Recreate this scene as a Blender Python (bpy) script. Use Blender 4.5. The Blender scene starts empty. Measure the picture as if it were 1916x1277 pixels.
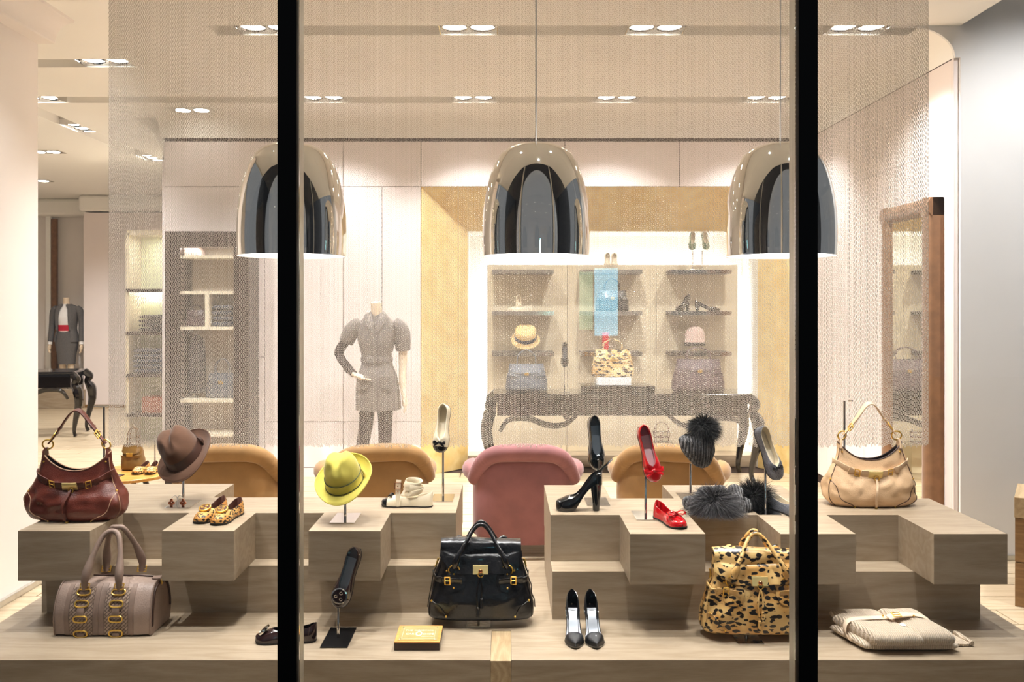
import bpy, math, random
from mathutils import Vector, Matrix, noise
random.seed(7)
PI = math.pi
sc = bpy.context.scene
col = sc.collection

# ---------------------------------------------------------------- camera
EYE, F = 1.7, 1600.0            # eye height in metres, focal length in pixels of a 1916 px wide frame
CX, CY = 945.0, 575.0           # optical axis in that frame
cam_d = bpy.data.cameras.new('camera')
cam = bpy.data.objects.new('camera', cam_d)
col.objects.link(cam)
cam.location = (0, 0, EYE)
cam.rotation_euler = (PI/2, 0, 0)
cam_d.sensor_width = 36.0
cam_d.lens = 36.0*F/1916.0
cam_d.shift_x = (958.0-CX)/1916.0
cam_d.shift_y = -(638.5-CY)/1916.0
cam_d.clip_start = 0.05
sc.camera = cam

# ---------------------------------------------------------------- world and exposure
w = bpy.data.worlds.new('night_street'); sc.world = w
w.use_nodes = True
bg = w.node_tree.nodes['Background']
bg.inputs[0].default_value = (0.90, 0.92, 1.0, 1)
bg.inputs[1].default_value = 0.15
vs = sc.view_settings
vs.view_transform = 'Standard'; vs.look = 'None'; vs.gamma = 1.0; vs.use_curve_mapping = False
vs.exposure = 0.42

WARM = (1.0, 0.98, 0.98)
def spot(x, y, z, power, tx=None, ty=None, tz=0.0, size=80, blend=0.6, radius=0.05, color=WARM):
    l = bpy.data.lights.new('downlight', 'SPOT')
    l.energy = power; l.spot_size = math.radians(size); l.spot_blend = blend
    l.shadow_soft_size = radius; l.color = color
    o = bpy.data.objects.new('downlight', l); col.objects.link(o)
    o.location = (x, y, z)
    tx = x if tx is None else tx; ty = y if ty is None else ty
    d = Vector((tx, ty, tz)) - Vector((x, y, z))
    o.rotation_euler = d.to_track_quat('-Z', 'Y').to_euler()
    return o

CEIL = 3.594
# display window lamps: a row of ceiling spots over the plinths (their cans are above the picture)
for i, x in enumerate((-1.75, -0.6, 0.6, 1.75)):
    spot(x+0.12, 3.62, CEIL-0.03, 122, x, 3.62, 0.6, size=62, blend=0.6, radius=0.02)
    spot(x-0.35, 2.80, CEIL-0.03, 134, x-0.1, 3.75, 0.8, size=48, blend=0.6, radius=0.02)
# shop lamps in the ceiling slots
for x in (-1.65, -0.27, 1.03, 2.40):
    spot(x, 5.85, CEIL-0.02, 255, x, 6.2, 0, size=120, blend=0.8)
for x in (-1.66, -0.29, 1.02, 2.39):
    spot(x, 7.81, CEIL-0.02, 210, x, 8.3, 0, size=110, blend=0.8)
for x, y in ((-3.1, 6.63), (-4.5, 9.05), (-4.45, 10.86), (-5.6, 10.4), (-4.25, 7.81), (-6.3, 12.4)):
    spot(x, y, CEIL-0.02, 235, x, y+0.25, 0, size=125, blend=0.8)

# lamps over the window ends washing the side walls
spot(3.5, 3.9, 4.5, 290, 3.7, 5.75, 1.2, size=75, blend=0.7)
spot(-2.0, 4.2, CEIL-0.03, 45, -2.87, 4.6, 1.2, size=80, blend=0.8)

# ---------------------------------------------------------------- helpers
def lin(c):
    return tuple(((v/255)/12.92 if v/255 <= 0.04045 else ((v/255+0.055)/1.055)**2.4) for v in c)
def px(x, y, d):
    return Vector(((x-CX)*d/F, d, EYE-(y-CY)*d/F))
def on(x, y, z):
    d = F*(EYE-z)/(y-CY)
    return Vector(((x-CX)*d/F, d, z))

def props(o, label=None, cat=None, group=None, kind=None):
    if label: o['label'] = label
    if cat: o['category'] = cat
    if group: o['group'] = group
    if kind: o['kind'] = kind
    return o
def thing(name, label, cat, loc=(0, 0, 0), rz=0.0, group=None, mat3=None):
    o = bpy.data.objects.new(name, None); col.objects.link(o)
    o.empty_display_size = 0.05
    if mat3 is not None: o.rotation_euler = mat3.to_euler(); o.scale = mat3.to_scale()
    else: o.rotation_euler = (0, 0, rz)
    o.location = loc
    return props(o, label, cat, group)
def copy_tree(o, parent=None):
    c = o.copy(); col.objects.link(c)
    if parent is not None: c.parent = parent
    for ch in list(o.children): copy_tree(ch, c)
    return c
def axes(T, U):
    x = Vector(T).normalized(); z = Vector(U); z = (z - x*z.dot(x)).normalized(); y = z.cross(x)
    return Matrix((x, y, z)).transposed()

class MB:
    def __init__(s): s.v = []; s.f = []; s.m = []
    def add(s, vs_, fs, mi=0):
        b = len(s.v); s.v += [tuple(p) for p in vs_]
        s.f += [tuple(i+b for i in f) for f in fs]; s.m += [mi]*len(fs); return s
    def box(s, x0, x1, y0, y1, z0, z1, mi=0):
        return s.add([(x0,y0,z0),(x1,y0,z0),(x1,y1,z0),(x0,y1,z0),(x0,y0,z1),(x1,y0,z1),(x1,y1,z1),(x0,y1,z1)],
                     [(0,3,2,1),(4,5,6,7),(0,1,5,4),(1,2,6,5),(2,3,7,6),(3,0,4,7)], mi)
    def loft(s, rings, cap0=True, cap1=True, closed=True, mi=0):
        n = len(rings[0]); vs_ = [p for r in rings for p in r]; fs = []
        for i in range(len(rings)-1):
            for j in range(n if closed else n-1):
                k = (j+1) % n
                fs.append((i*n+j, i*n+k, (i+1)*n+k, (i+1)*n+j))
        if closed and cap0: fs.append(tuple(range(n-1, -1, -1)))
        if closed and cap1: fs.append(tuple((len(rings)-1)*n+j for j in range(n)))
        return s.add(vs_, fs, mi)
    def lathe(s, prof, n=24, c=(0,0,0), cap0=False, cap1=False, mi=0):
        rings = [[(c[0]+r*math.cos(2*PI*j/n), c[1]+r*math.sin(2*PI*j/n), c[2]+z) for j in range(n)] for r, z in prof]
        return s.loft(rings, cap0, cap1, True, mi)
    def tube(s, pts, r, n=8, closed=False, mi=0):
        P = [Vector(p) for p in pts]; m = len(P); rings = []; N = None
        for i in range(m):
            if closed: T = P[(i+1) % m]-P[i-1]
            else: T = P[min(i+1, m-1)]-P[max(i-1, 0)]
            T = T.normalized() if T.length > 1e-9 else Vector((0,0,1))
            if N is None:
                a = Vector((0,0,1)) if abs(T.z) < 0.9 else Vector((0,1,0))
                N = (a-T*a.dot(T)).normalized()
            else:
                N = N-T*N.dot(T); N = N.normalized() if N.length > 1e-9 else T.orthogonal().normalized()
            B = T.cross(N); rr = r[i] if isinstance(r, (list, tuple)) else r
            rings.append([P[i]+(N*math.cos(2*PI*k/n)+B*math.sin(2*PI*k/n))*rr for k in range(n)])
        if closed: rings.append(rings[0])
        return s.loft(rings, not closed, not closed, True, mi)
    def ribbon(s, pts, wdir, width, thick, mi=0):
        P = [Vector(p) for p in pts]; m = len(P); rings = []
        for i in range(m):
            T = (P[min(i+1, m-1)]-P[max(i-1, 0)]).normalized()
            W = Vector(wdir[i]) if isinstance(wdir, list) else Vector(wdir)
            W = (W-T*W.dot(T)).normalized(); N = T.cross(W)
            wd = width[i] if isinstance(width, (list, tuple)) else width
            a = W*wd/2; b = N*thick/2
            rings.append([P[i]-a-b*0.6, P[i]-a*0.92-b, P[i]+a*0.92-b, P[i]+a-b*0.6, P[i]+a+b*0.6, P[i]+a*0.92+b, P[i]-a*0.92+b, P[i]-a+b*0.6])
        return s.loft(rings, True, True, True, mi)
    def grid(s, fn, nu, nv, thick=0.0, mi=0):
        g = [[Vector(fn(i/(nu-1), j/(nv-1))) for j in range(nv)] for i in range(nu)]
        if thick:
            h = [[None]*nv for _ in range(nu)]
            for i in range(nu):
                for j in range(nv):
                    a = g[min(i+1,nu-1)][j]-g[max(i-1,0)][j]; b = g[i][min(j+1,nv-1)]-g[i][max(j-1,0)]
                    nn = a.cross(b); nn = nn.normalized() if nn.length > 1e-12 else Vector((0,0,1))
                    h[i][j] = g[i][j]-nn*thick
        vs_ = [p for r in g for p in r]; fs = []
        idx = lambda i, j: i*nv+j
        for i in range(nu-1):
            for j in range(nv-1): fs.append((idx(i,j), idx(i+1,j), idx(i+1,j+1), idx(i,j+1)))
        if thick:
            o = len(vs_); vs_ += [p for r in h for p in r]
            for i in range(nu-1):
                for j in range(nv-1): fs.append((o+idx(i,j), o+idx(i,j+1), o+idx(i+1,j+1), o+idx(i+1,j)))
            bd = [(i,0) for i in range(nu)]+[(nu-1,j) for j in range(1,nv)]+[(i,nv-1) for i in range(nu-2,-1,-1)]+[(0,j) for j in range(nv-2,0,-1)]
            for k in range(len(bd)):
                a = idx(*bd[k]); b = idx(*bd[(k+1) % len(bd)])
                fs.append((b, a, o+a, o+b))
        return s.add(vs_, fs, mi)
    def sphere(s, c, r, n=10, m=6, sx=1, sy=1, sz=1, mi=0):
        prof = [(r*math.sin(PI*i/m), -r*math.cos(PI*i/m)) for i in range(m+1)]
        rings = [[(c[0]+a*sx*math.cos(2*PI*j/n), c[1]+a*sy*math.sin(2*PI*j/n), c[2]+z*sz) for j in range(n)] for a, z in prof]
        return s.loft(rings, False, False, True, mi)
    def torus(s, c, R, r, ax=(0,1,0), n=16, k=6, sx=1.0, mi=0):
        A = Vector(ax).normalized(); U = A.orthogonal().normalized()
        if abs(A.z) < 0.9: U = Vector((0,0,1))-A*A.z; U.normalize()
        V = A.cross(U)
        return s.tube([Vector(c)+U*R*math.cos(2*PI*i/n)+V*R*sx*math.sin(2*PI*i/n) for i in range(n)], r, k, True, mi)
    def xf(s, M):
        s.v = [tuple(M @ Vector(p)) for p in s.v]; return s
    def data(s, name, mats, smooth=True, ang=40):
        me = bpy.data.meshes.new(name); me.from_pydata(s.v, [], s.f)
        mats = mats if isinstance(mats, (list, tuple)) else [mats]
        for q in mats: me.materials.append(q)
        if len(mats) > 1: me.polygons.foreach_set('material_index', s.m)
        me.validate(); me.update()
        if smooth:
            me.polygons.foreach_set('use_smooth', [True]*len(me.polygons))
            me.set_sharp_from_angle(angle=math.radians(ang))
        return me
    def build(s, name, mats, parent=None, smooth=True, ang=40, bevel=0.0, sub=0):
        o = bpy.data.objects.new(name, s.data(name, mats, smooth, ang)); col.objects.link(o)
        if parent is not None: o.parent = parent
        if bevel:
            b = o.modifiers.new('bevel', 'BEVEL'); b.width = bevel; b.segments = 2; b.limit_method = 'ANGLE'
        if sub:
            b = o.modifiers.new('sub', 'SUBSURF'); b.levels = sub; b.render_levels = sub
        return o
def interp(t, pts):
    if t <= pts[0][0]: return pts[0][1]
    for (a, x), (b, y) in zip(pts, pts[1:]):
        if t <= b:
            u = (t-a)/(b-a); return x+(y-x)*u
    return pts[-1][1]
def sinterp(t, pts):
    n = len(pts)
    if t <= pts[0][0]: return pts[0][1]
    if t >= pts[-1][0]: return pts[-1][1]
    for i in range(n-1):
        a, x = pts[i]; b, y = pts[i+1]
        if t <= b:
            def sl(k):
                if k == 0: return (pts[1][1]-pts[0][1])/(pts[1][0]-pts[0][0])
                if k == n-1: return (pts[-1][1]-pts[-2][1])/(pts[-1][0]-pts[-2][0])
                d0 = (pts[k][1]-pts[k-1][1])/(pts[k][0]-pts[k-1][0]); d1 = (pts[k+1][1]-pts[k][1])/(pts[k+1][0]-pts[k][0])
                return 0 if d0*d1 <= 0 else 2*d0*d1/(d0+d1)
            h = b-a; u = (t-a)/h
            return x*(1+2*u)*(1-u)**2+y*u*u*(3-2*u)+h*sl(i)*u*(1-u)**2+h*sl(i+1)*u*u*(u-1)
def bez(p, n=12):
    out = []
    P = [Vector(q) for q in p]
    for i in range(len(P)-1):
        p0 = P[max(i-1,0)]; p1 = P[i]; p2 = P[i+1]; p3 = P[min(i+2, len(P)-1)]
        for k in range(n):
            t = k/n
            out.append(0.5*((2*p1)+(p2-p0)*t+(2*p0-5*p1+4*p2-p3)*t*t+(3*p1-p0-3*p2+p3)*t**3))
    out.append(P[-1]); return out

# ---------------------------------------------------------------- materials
def mat(name, c, rough=0.5, metal=0.0, var=0.0, vscale=20, vstretch=(1,1,1), bump=0.0, bscale=60, bstretch=(1,1,1), coat=0.0, sheen=0.0, spec=0.5, emit=None, estr=0.0, c2=None):
    m = bpy.data.materials.new(name); m.use_nodes = True
    nt = m.node_tree; b = nt.nodes['Principled BSDF']; L = nt.links
    c = lin(c)
    b.inputs['Base Color'].default_value = (*c, 1); b.inputs['Roughness'].default_value = rough
    b.inputs['Metallic'].default_value = metal; b.inputs['Specular IOR Level'].default_value = spec
    b.inputs['Coat Weight'].default_value = coat; b.inputs['Coat Roughness'].default_value = 0.05
    if sheen:
        b.inputs['Sheen Weight'].default_value = sheen; b.inputs['Sheen Roughness'].default_value = 0.35
    if emit:
        b.inputs['Emission Color'].default_value = (*emit, 1); b.inputs['Emission Strength'].default_value = estr
    tc = nt.nodes.new('ShaderNodeTexCoord')
    def nz(scale, stretch, detail=4):
        mp = nt.nodes.new('ShaderNodeMapping'); mp.inputs['Scale'].default_value = stretch
        L.new(tc.outputs['Object'], mp.inputs['Vector'])
        n = nt.nodes.new('ShaderNodeTexNoise'); n.inputs['Scale'].default_value = scale; n.inputs['Detail'].default_value = detail
        L.new(mp.outputs['Vector'], n.inputs['Vector']); return n
    if var or c2:
        n = nz(vscale, vstretch)
        r = nt.nodes.new('ShaderNodeValToRGB')
        d = lin(c2) if c2 else tuple(v*(1-var) for v in c)
        u = c if c2 else tuple(min(1, v*(1+var)) for v in c)
        r.color_ramp.elements[0].color = (*d, 1); r.color_ramp.elements[1].color = (*u, 1)
        r.color_ramp.elements[0].position = 0.35; r.color_ramp.elements[1].position = 0.65
        L.new(n.outputs['Fac'], r.inputs['Fac']); L.new(r.outputs['Color'], b.inputs['Base Color'])
    if bump:
        n = nz(bscale, bstretch, 3)
        bp = nt.nodes.new('ShaderNodeBump'); bp.inputs['Strength'].default_value = bump; bp.inputs['Distance'].default_value = 0.004
        L.new(n.outputs['Fac'], bp.inputs['Height']); L.new(bp.outputs['Normal'], b.inputs['Normal'])
    return m
def wood(name, a, b_, rough=0.45, along='X', scale=1.0, ring=5.0):
    m = bpy.data.materials.new(name); m.use_nodes = True
    nt = m.node_tree; b = nt.nodes['Principled BSDF']; L = nt.links
    tc = nt.nodes.new('ShaderNodeTexCoord'); mp = nt.nodes.new('ShaderNodeMapping')
    st = {'X': (0.35, 3.2, 3.2), 'Y': (3.2, 0.35, 3.2), 'Z': (3.2, 3.2, 0.35)}[along]
    mp.inputs['Scale'].default_value = tuple(q*scale for q in st)
    L.new(tc.outputs['Object'], mp.inputs['Vector'])
    n1 = nt.nodes.new('ShaderNodeTexNoise'); n1.inputs['Scale'].default_value = 2.0; n1.inputs['Detail'].default_value = 2
    L.new(mp.outputs['Vector'], n1.inputs['Vector'])
    mul = nt.nodes.new('ShaderNodeMath'); mul.operation = 'MULTIPLY'; mul.inputs[1].default_value = ring*2
    L.new(n1.outputs['Fac'], mul.inputs[0])
    fr = nt.nodes.new('ShaderNodeMath'); fr.operation = 'PINGPONG'; fr.inputs[1].default_value = 0.5
    L.new(mul.outputs[0], fr.inputs[0])
    n2 = nt.nodes.new('ShaderNodeTexNoise'); n2.inputs['Scale'].default_value = 48; n2.inputs['Detail'].default_value = 5
    L.new(mp.outputs['Vector'], n2.inputs['Vector'])
    mx = nt.nodes.new('ShaderNodeMath'); mx.operation = 'MULTIPLY_ADD'; mx.inputs[1].default_value = 0.75
    L.new(fr.outputs[0], mx.inputs[0])
    ml2 = nt.nodes.new('ShaderNodeMath'); ml2.operation = 'MULTIPLY'; ml2.inputs[1].default_value = 0.62
    L.new(n2.outputs['Fac'], ml2.inputs[0]); L.new(ml2.outputs[0], mx.inputs[2])
    r = nt.nodes.new('ShaderNodeValToRGB')
    r.color_ramp.elements[0].color = (*lin(b_), 1); r.color_ramp.elements[1].color = (*lin(a), 1)
    r.color_ramp.elements[0].position = 0.18; r.color_ramp.elements[1].position = 0.72
    L.new(mx.outputs[0], r.inputs['Fac']); L.new(r.outputs['Color'], b.inputs['Base Color'])
    b.inputs['Roughness'].default_value = rough
    bp = nt.nodes.new('ShaderNodeBump'); bp.inputs['Strength'].default_value = 0.12; bp.inputs['Distance'].default_value = 0.002
    L.new(n2.outputs['Fac'], bp.inputs['Height']); L.new(bp.outputs['Normal'], b.inputs['Normal'])
    return m
def leopard(name, base, base2, spotc, scale=28, rough=0.4, coat=0.0):
    m = bpy.data.materials.new(name); m.use_nodes = True
    nt = m.node_tree; b = nt.nodes['Principled BSDF']; L = nt.links
    tc = nt.nodes.new('ShaderNodeTexCoord'); mp = nt.nodes.new('ShaderNodeMapping'); mp.inputs['Scale'].default_value = (0.72, 1, 1.25)
    mp.inputs['Rotation'].default_value = (0, 0.5, 0)
    L.new(tc.outputs['Object'], mp.inputs['Vector'])
    n = nt.nodes.new('ShaderNodeTexNoise'); n.inputs['Scale'].default_value = scale*1.1; n.inputs['Detail'].default_value = 3
    L.new(mp.outputs['Vector'], n.inputs['Vector'])
    mixv = nt.nodes.new('ShaderNodeMix'); mixv.data_type = 'VECTOR'; mixv.inputs['Factor'].default_value = 0.5/scale
    L.new(mp.outputs['Vector'], mixv.inputs[4]); L.new(n.outputs['Color'], mixv.inputs[5])
    v = nt.nodes.new('ShaderNodeTexVoronoi'); v.inputs['Scale'].default_value = scale; v.inputs['Randomness'].default_value = 0.85
    L.new(mixv.outputs[1], v.inputs['Vector'])
    r = nt.nodes.new('ShaderNodeValToRGB'); r.color_ramp.interpolation = 'EASE'
    e = r.color_ramp.elements
    e[0].position = 0.0; e[0].color = (*lin(spotc), 1); e[1].position = 0.44; e[1].color = (*lin(base), 1)
    q = e.new(0.36); q.color = (*lin(spotc), 1)
    nb = nt.nodes.new('ShaderNodeTexNoise'); nb.inputs['Scale'].default_value = scale*1.25; nb.inputs['Detail'].default_value = 1
    L.new(mp.outputs['Vector'], nb.inputs['Vector'])
    ad = nt.nodes.new('ShaderNodeMath'); ad.operation = 'MULTIPLY_ADD'; ad.inputs[1].default_value = 1.0; ad.inputs[2].default_value = -0.5
    L.new(nb.outputs['Fac'], ad.inputs[0])
    ad2 = nt.nodes.new('ShaderNodeMath'); ad2.operation = 'ADD'
    L.new(v.outputs['Distance'], ad2.inputs[0]); L.new(ad.outputs[0], ad2.inputs[1])
    L.new(ad2.outputs[0], r.inputs['Fac'])
    n2 = nt.nodes.new('ShaderNodeTexNoise'); n2.inputs['Scale'].default_value = scale*0.25
    L.new(tc.outputs['Object'], n2.inputs['Vector'])
    r2 = nt.nodes.new('ShaderNodeValToRGB'); r2.color_ramp.elements[0].position = 0.42; r2.color_ramp.elements[1].position = 0.6
    r2.color_ramp.elements[0].color = (*(x/y if y else 1 for x, y in zip(lin(base2), lin(base))), 1); r2.color_ramp.elements[1].color = (1, 1, 1, 1)
    L.new(n2.outputs['Fac'], r2.inputs['Fac'])
    mm = nt.nodes.new('ShaderNodeMix'); mm.data_type = 'RGBA'; mm.blend_type = 'MULTIPLY'; mm.inputs['Factor'].default_value = 1
    L.new(r.outputs['Color'], mm.inputs[6]); L.new(r2.outputs['Color'], mm.inputs[7])
    L.new(mm.outputs[2], b.inputs['Base Color'])
    b.inputs['Roughness'].default_value = rough; b.inputs['Coat Weight'].default_value = coat
    return m
def ribbed(name, c, c2, scale, axis='X', rough=0.9, strength=0.8, sheen=0.3):
    m = mat(name, c, rough, sheen=sheen); nt = m.node_tree; b = nt.nodes['Principled BSDF']; L = nt.links
    tc = nt.nodes.new('ShaderNodeTexCoord')
    wv = nt.nodes.new('ShaderNodeTexWave'); wv.bands_direction = axis; wv.inputs['Scale'].default_value = scale
    wv.inputs['Distortion'].default_value = 0.8; wv.inputs['Detail'].default_value = 1; wv.inputs['Detail Scale'].default_value = 3
    L.new(tc.outputs['Object'], wv.inputs['Vector'])
    vo = nt.nodes.new('ShaderNodeTexVoronoi'); vo.inputs['Scale'].default_value = scale*5.5
    L.new(tc.outputs['Object'], vo.inputs['Vector'])
    mx = nt.nodes.new('ShaderNodeMath'); mx.operation = 'MULTIPLY_ADD'; mx.inputs[1].default_value = -0.6
    L.new(vo.outputs['Distance'], mx.inputs[0]); L.new(wv.outputs['Fac'], mx.inputs[2])
    r = nt.nodes.new('ShaderNodeValToRGB'); r.color_ramp.elements[0].color = (*lin(c2), 1); r.color_ramp.elements[1].color = (*lin(c), 1)
    r.color_ramp.elements[1].position = 0.6
    L.new(mx.outputs[0], r.inputs['Fac']); L.new(r.outputs['Color'], b.inputs['Base Color'])
    bp = nt.nodes.new('ShaderNodeBump'); bp.inputs['Strength'].default_value = strength; bp.inputs['Distance'].default_value = 0.006
    L.new(mx.outputs[0], bp.inputs['Height']); L.new(bp.outputs['Normal'], b.inputs['Normal'])
    return m
def emissive(name, c, s):
    m = bpy.data.materials.new(name); m.use_nodes = True; nt = m.node_tree
    nt.nodes.remove(nt.nodes['Principled BSDF'])
    e = nt.nodes.new('ShaderNodeEmission'); e.inputs[0].default_value = (*c, 1); e.inputs[1].default_value = s
    nt.links.new(e.outputs[0], nt.nodes['Material Output'].inputs[0]); return m
def glass_mat():
    m = bpy.data.materials.new('shop_glass'); m.use_nodes = True; nt = m.node_tree; L = nt.links
    nt.nodes.remove(nt.nodes['Principled BSDF'])
    t = nt.nodes.new('ShaderNodeBsdfTransparent'); t.inputs[0].default_value = (0.985, 0.992, 0.988, 1)
    g = nt.nodes.new('ShaderNodeBsdfGlossy'); g.inputs['Roughness'].default_value = 0.0
    f = nt.nodes.new('ShaderNodeFresnel'); f.inputs['IOR'].default_value = 1.45
    x = nt.nodes.new('ShaderNodeMixShader')
    L.new(f.outputs[0], x.inputs[0]); L.new(t.outputs[0], x.inputs[1]); L.new(g.outputs[0], x.inputs[2])
    L.new(x.outputs[0], nt.nodes['Material Output'].inputs[0]); return m

M = {}
M['plinth'] = wood('taupe_oak_veneer', (172,155,132), (150,132,108), 0.42, 'X', 1.2, 4)
M['plinth_light'] = wood('pale_oak', (192,168,132), (160,134,98), 0.42, 'Y', 1.3, 4)
M['floor'] = wood('oak_floor', (196,178,150), (170,150,120), 0.35, 'X', 1.0, 4)
M['brownwood'] = wood('brown_oak', (150,116,74), (120,88,52), 0.45, 'X', 1.2, 4)
M['wall'] = mat('warm_white_plaster', (240,233,228), 0.75, var=0.015, vscale=3)
M['wall_pink'] = mat('blush_panel_paint', (238,226,222), 0.6, var=0.015, vscale=3)
M['wall_grey'] = mat('grey_white_plaster', (230,229,228), 0.7, var=0.015, vscale=3)
M['ceiling'] = mat('cream_ceiling_paint', (249,246,240), 0.8, var=0.01, vscale=2)
M['groove'] = mat('dark_joint', (60,44,38), 0.8, var=0.1)
M['black'] = mat('black_paint', (6,6,7), 0.5, spec=0.15, var=0.1)
M['alu'] = mat('brushed_aluminium', (206,203,194), 0.4, 0.8, var=0.06, vscale=60, vstretch=(1,1,0.02), bump=0.1, bscale=200, bstretch=(1,1,0.02))
M['steel'] = mat('polished_steel', (215,212,208), 0.08, 1.0, var=0.02)
M['chrome'] = mat('mirror_chrome', (238,236,230), 0.025, 1.0, var=0.01)
M['gold'] = mat('polished_brass', (240,196,96), 0.3, 0.8, var=0.05, vscale=80)
M['copper'] = mat('copper_beads', (200,130,96), 0.2, 1.0, var=0.05)
M['goldleaf'] = mat('gold_leaf_wall', (244,220,158), 0.5, 0.15, c2=(228,194,122), vscale=7, bump=0.25, bscale=14)
M['white'] = mat('white_enamel', (250,248,244), 0.45, var=0.01)
M['brownmdf'] = mat('dark_brown_lacquer', (48,34,27), 0.35, var=0.12, vscale=30)
M['blacklac'] = mat('black_lacquer', (22,17,15), 0.12, var=0.15, coat=0.5)
M['mirror'] = mat('silvered_mirror', (236,234,222), 0.01, 1.0, var=0.005)
M['suede'] = mat('brown_suede_frame', (128,92,62), 0.85, var=0.12, vscale=14, sheen=0.4)
M['lamp'] = emissive('lamp_glow', (1.0, 0.94, 0.84), 26)
M['led'] = emissive('led_strip', (1.0, 0.93, 0.80), 38)
M['glass'] = glass_mat()
M['chain'] = mat('aluminium_chain', (218,210,200), 0.36, 0.4, var=0.05, vscale=300)
# ================================================================ SETTING
def struct(name, mb, m, parent=None, **k):
    o = mb.build(name, m, parent, **k)
    if parent is None: o['kind'] = 'structure'
    return o
# floor: oak boards across the view, each its own piece as far back as they can be told apart
floor = struct('floor', MB().box(-10, 4.6, 2.2, 16, -0.06, -0.008), M['groove'], smooth=False)
board_meshes = []
rng = random.Random(3)
for k in range(6):
    mb = MB(); L_ = 1.795; W_ = 0.216
    mb.add([(0,0,-0.008),(L_,0,-0.008),(L_,W_,-0.008),(0,W_,-0.008),(0.002,0.002,0),(L_-0.002,0.002,0),(L_-0.002,W_-0.002,0),(0.002,W_-0.002,0)],
           [(4,5,6,7),(0,1,5,4),(1,2,6,5),(2,3,7,6),(3,0,4,7)])
    me = mb.data('floor_board', M['floor'], smooth=False); board_meshes.append(me)
for r in range(23):
    y = 4.36+r*0.22
    off = rng.uniform(0, 1.8)
    x = -5.2-off if y < 8.6 else -6.6-off
    xe = 3.6 if y < 8.6 else -3.0
    while x < xe:
        o = bpy.data.objects.new('floor_board', rng.choice(board_meshes)); col.objects.link(o)
        o.location = (x, y, 0); o.parent = floor
        x += 1.8
rest = MB()
for y0, y1, x0, x1 in ((2.3, 4.35, -3.3, 4.5), (4.36, 9.42, -9.4, -7.1), (9.43, 15.9, -9.5, -2.6)):
    y = y0
    while y < y1-0.05:
        x = x0-rng.uniform(0, 1.7)
        while x < x1:
            rest.box(x, x+1.795, y, y+0.216, -0.008, 0.0); x += 1.8
        y += 0.22
q = rest.build('floor_board_field', M['floor'], floor, smooth=False); q['kind'] = 'stuff'

# back wall (8.58 m away), left end open to the next room
BW = 8.58
def slab(x0, x1, z0, z1, y0, y1): return MB().box(x0, x1, y0, y1, z0, z1)
NX0, NX1 = -0.842, 2.98       # gold niche outer opening
NZ = 1.7+225*BW/F
wb = MB()
wb.box(-3.416, NX0, BW, BW+0.12, 0, 3.40); wb.box(NX0, NX1, BW, BW+0.12, NZ, 3.40); wb.box(NX1, 3.3, BW, BW+0.12, 0, 3.40)
wall_back = struct('wall_back', wb, M['groove'], smooth=False)
def panel(x0, x1, z0, z1):
    g = 0.0035
    MB().box(x0+g, x1-g, BW-0.02, BW+0.01, z0+g, z1-g).build('wall_panel', M['wall_pink'], wall_back, smooth=False, bevel=0.002)
ztop = 1.7+310*BW/F
edges = [-3.416, -2.41, -1.62, -1.233, NX0]
for a, b in zip(edges, edges[1:]):
    panel(a, b, 0.09, 0.55 if a > -2.5 else 1.2); panel(a, b, 0.55 if a > -2.5 else 1.2, NZ); 
for a, b in zip([-3.416, -2.41, -1.62, -0.842, 0.6, 1.75, NX1, ], [-2.41, -1.62, -0.842, 0.6, 1.75, NX1, 3.06]):
    panel(a, b, NZ, ztop)
panel(NX1, 3.06, 0.09, NZ)
for a, b in ((-3.416, NX0), (NX1, 3.02)): struct('baseboard_back', MB().box(a, b, BW-0.022, BW+0.01, 0, 0.088), M['wall_pink'], smooth=False)
# cove between the back wall and ceiling
def cove(pts_fn, n=10): pass
mb = MB()
prof = [(BW-0.02-0.22*(1-math.cos(a)), ztop+0.03+(CEIL-ztop-0.03)*math.sin(a)) for a in [PI/2*i/8 for i in range(9)]]
mb.loft([[( -3.45, y, z) for y, z in prof], [(3.06, y, z) for y, z in prof]], closed=False)
struct('trim_1', mb, M['ceiling'])
# end of the back wall: side face running back to the far room, with its cove
wl = MB().box(-3.44, -3.30, BW, 14.6, 0, 3.2)
struct('wall_passage', wl, M['wall_pink'], smooth=False)
mb = MB()
prof = [(-3.44-0.36*(1-math.cos(a)), 3.18+(CEIL-3.18)*math.sin(a)) for a in [PI/2*i/10 for i in range(11)]]
prof2 = prof+[(-3.30, CEIL), (-3.30, 3.18)]
mb.loft([[(x, BW, z) for x, z in prof2], [(x, 14.6, z) for x, z in prof2]])
struct('trim_2', mb, M['ceiling'], ang=30)

# gold leaf niche: splayed reveals, glowing recess with a beige floating panel
ND = 9.05
ix0, ix1 = (875-CX)*ND/F, (1418-CX)*ND/F
iz = 1.7+(575-433)*ND/F
mb = MB()
A = [(NX0, BW-0.005, 0), (NX0, BW-0.005, NZ), (NX1, BW-0.005, NZ), (NX1, BW-0.005, 0)]
B = [(ix0, ND, 0), (ix0, ND, iz), (ix1, ND, iz), (ix1, ND, 0)]
mb.add(A+B, [(0,1,5,4), (1,2,6,5), (2,3,7,6)])
struct('wall_niche_gold', mb, M['goldleaf'], smooth=False)
mb = MB(); RB = 9.62
C_ = [(ix0, RB, 0), (ix0, RB, iz), (ix1, RB, iz), (ix1, RB, 0)]
mb.add(B+C_, [(0,1,5,4), (1,2,6,5), (2,3,7,6), (4,5,6,7)])
struct('wall_niche_recess', mb, M['white'], smooth=False)
PD = 9.36
pz = 1.7+(575-496)*PD/F
pxs = [(912-CX)*PD/F, (1062-CX)*PD/F, (1228-CX)*PD/F, (1380-CX)*PD/F]
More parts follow.
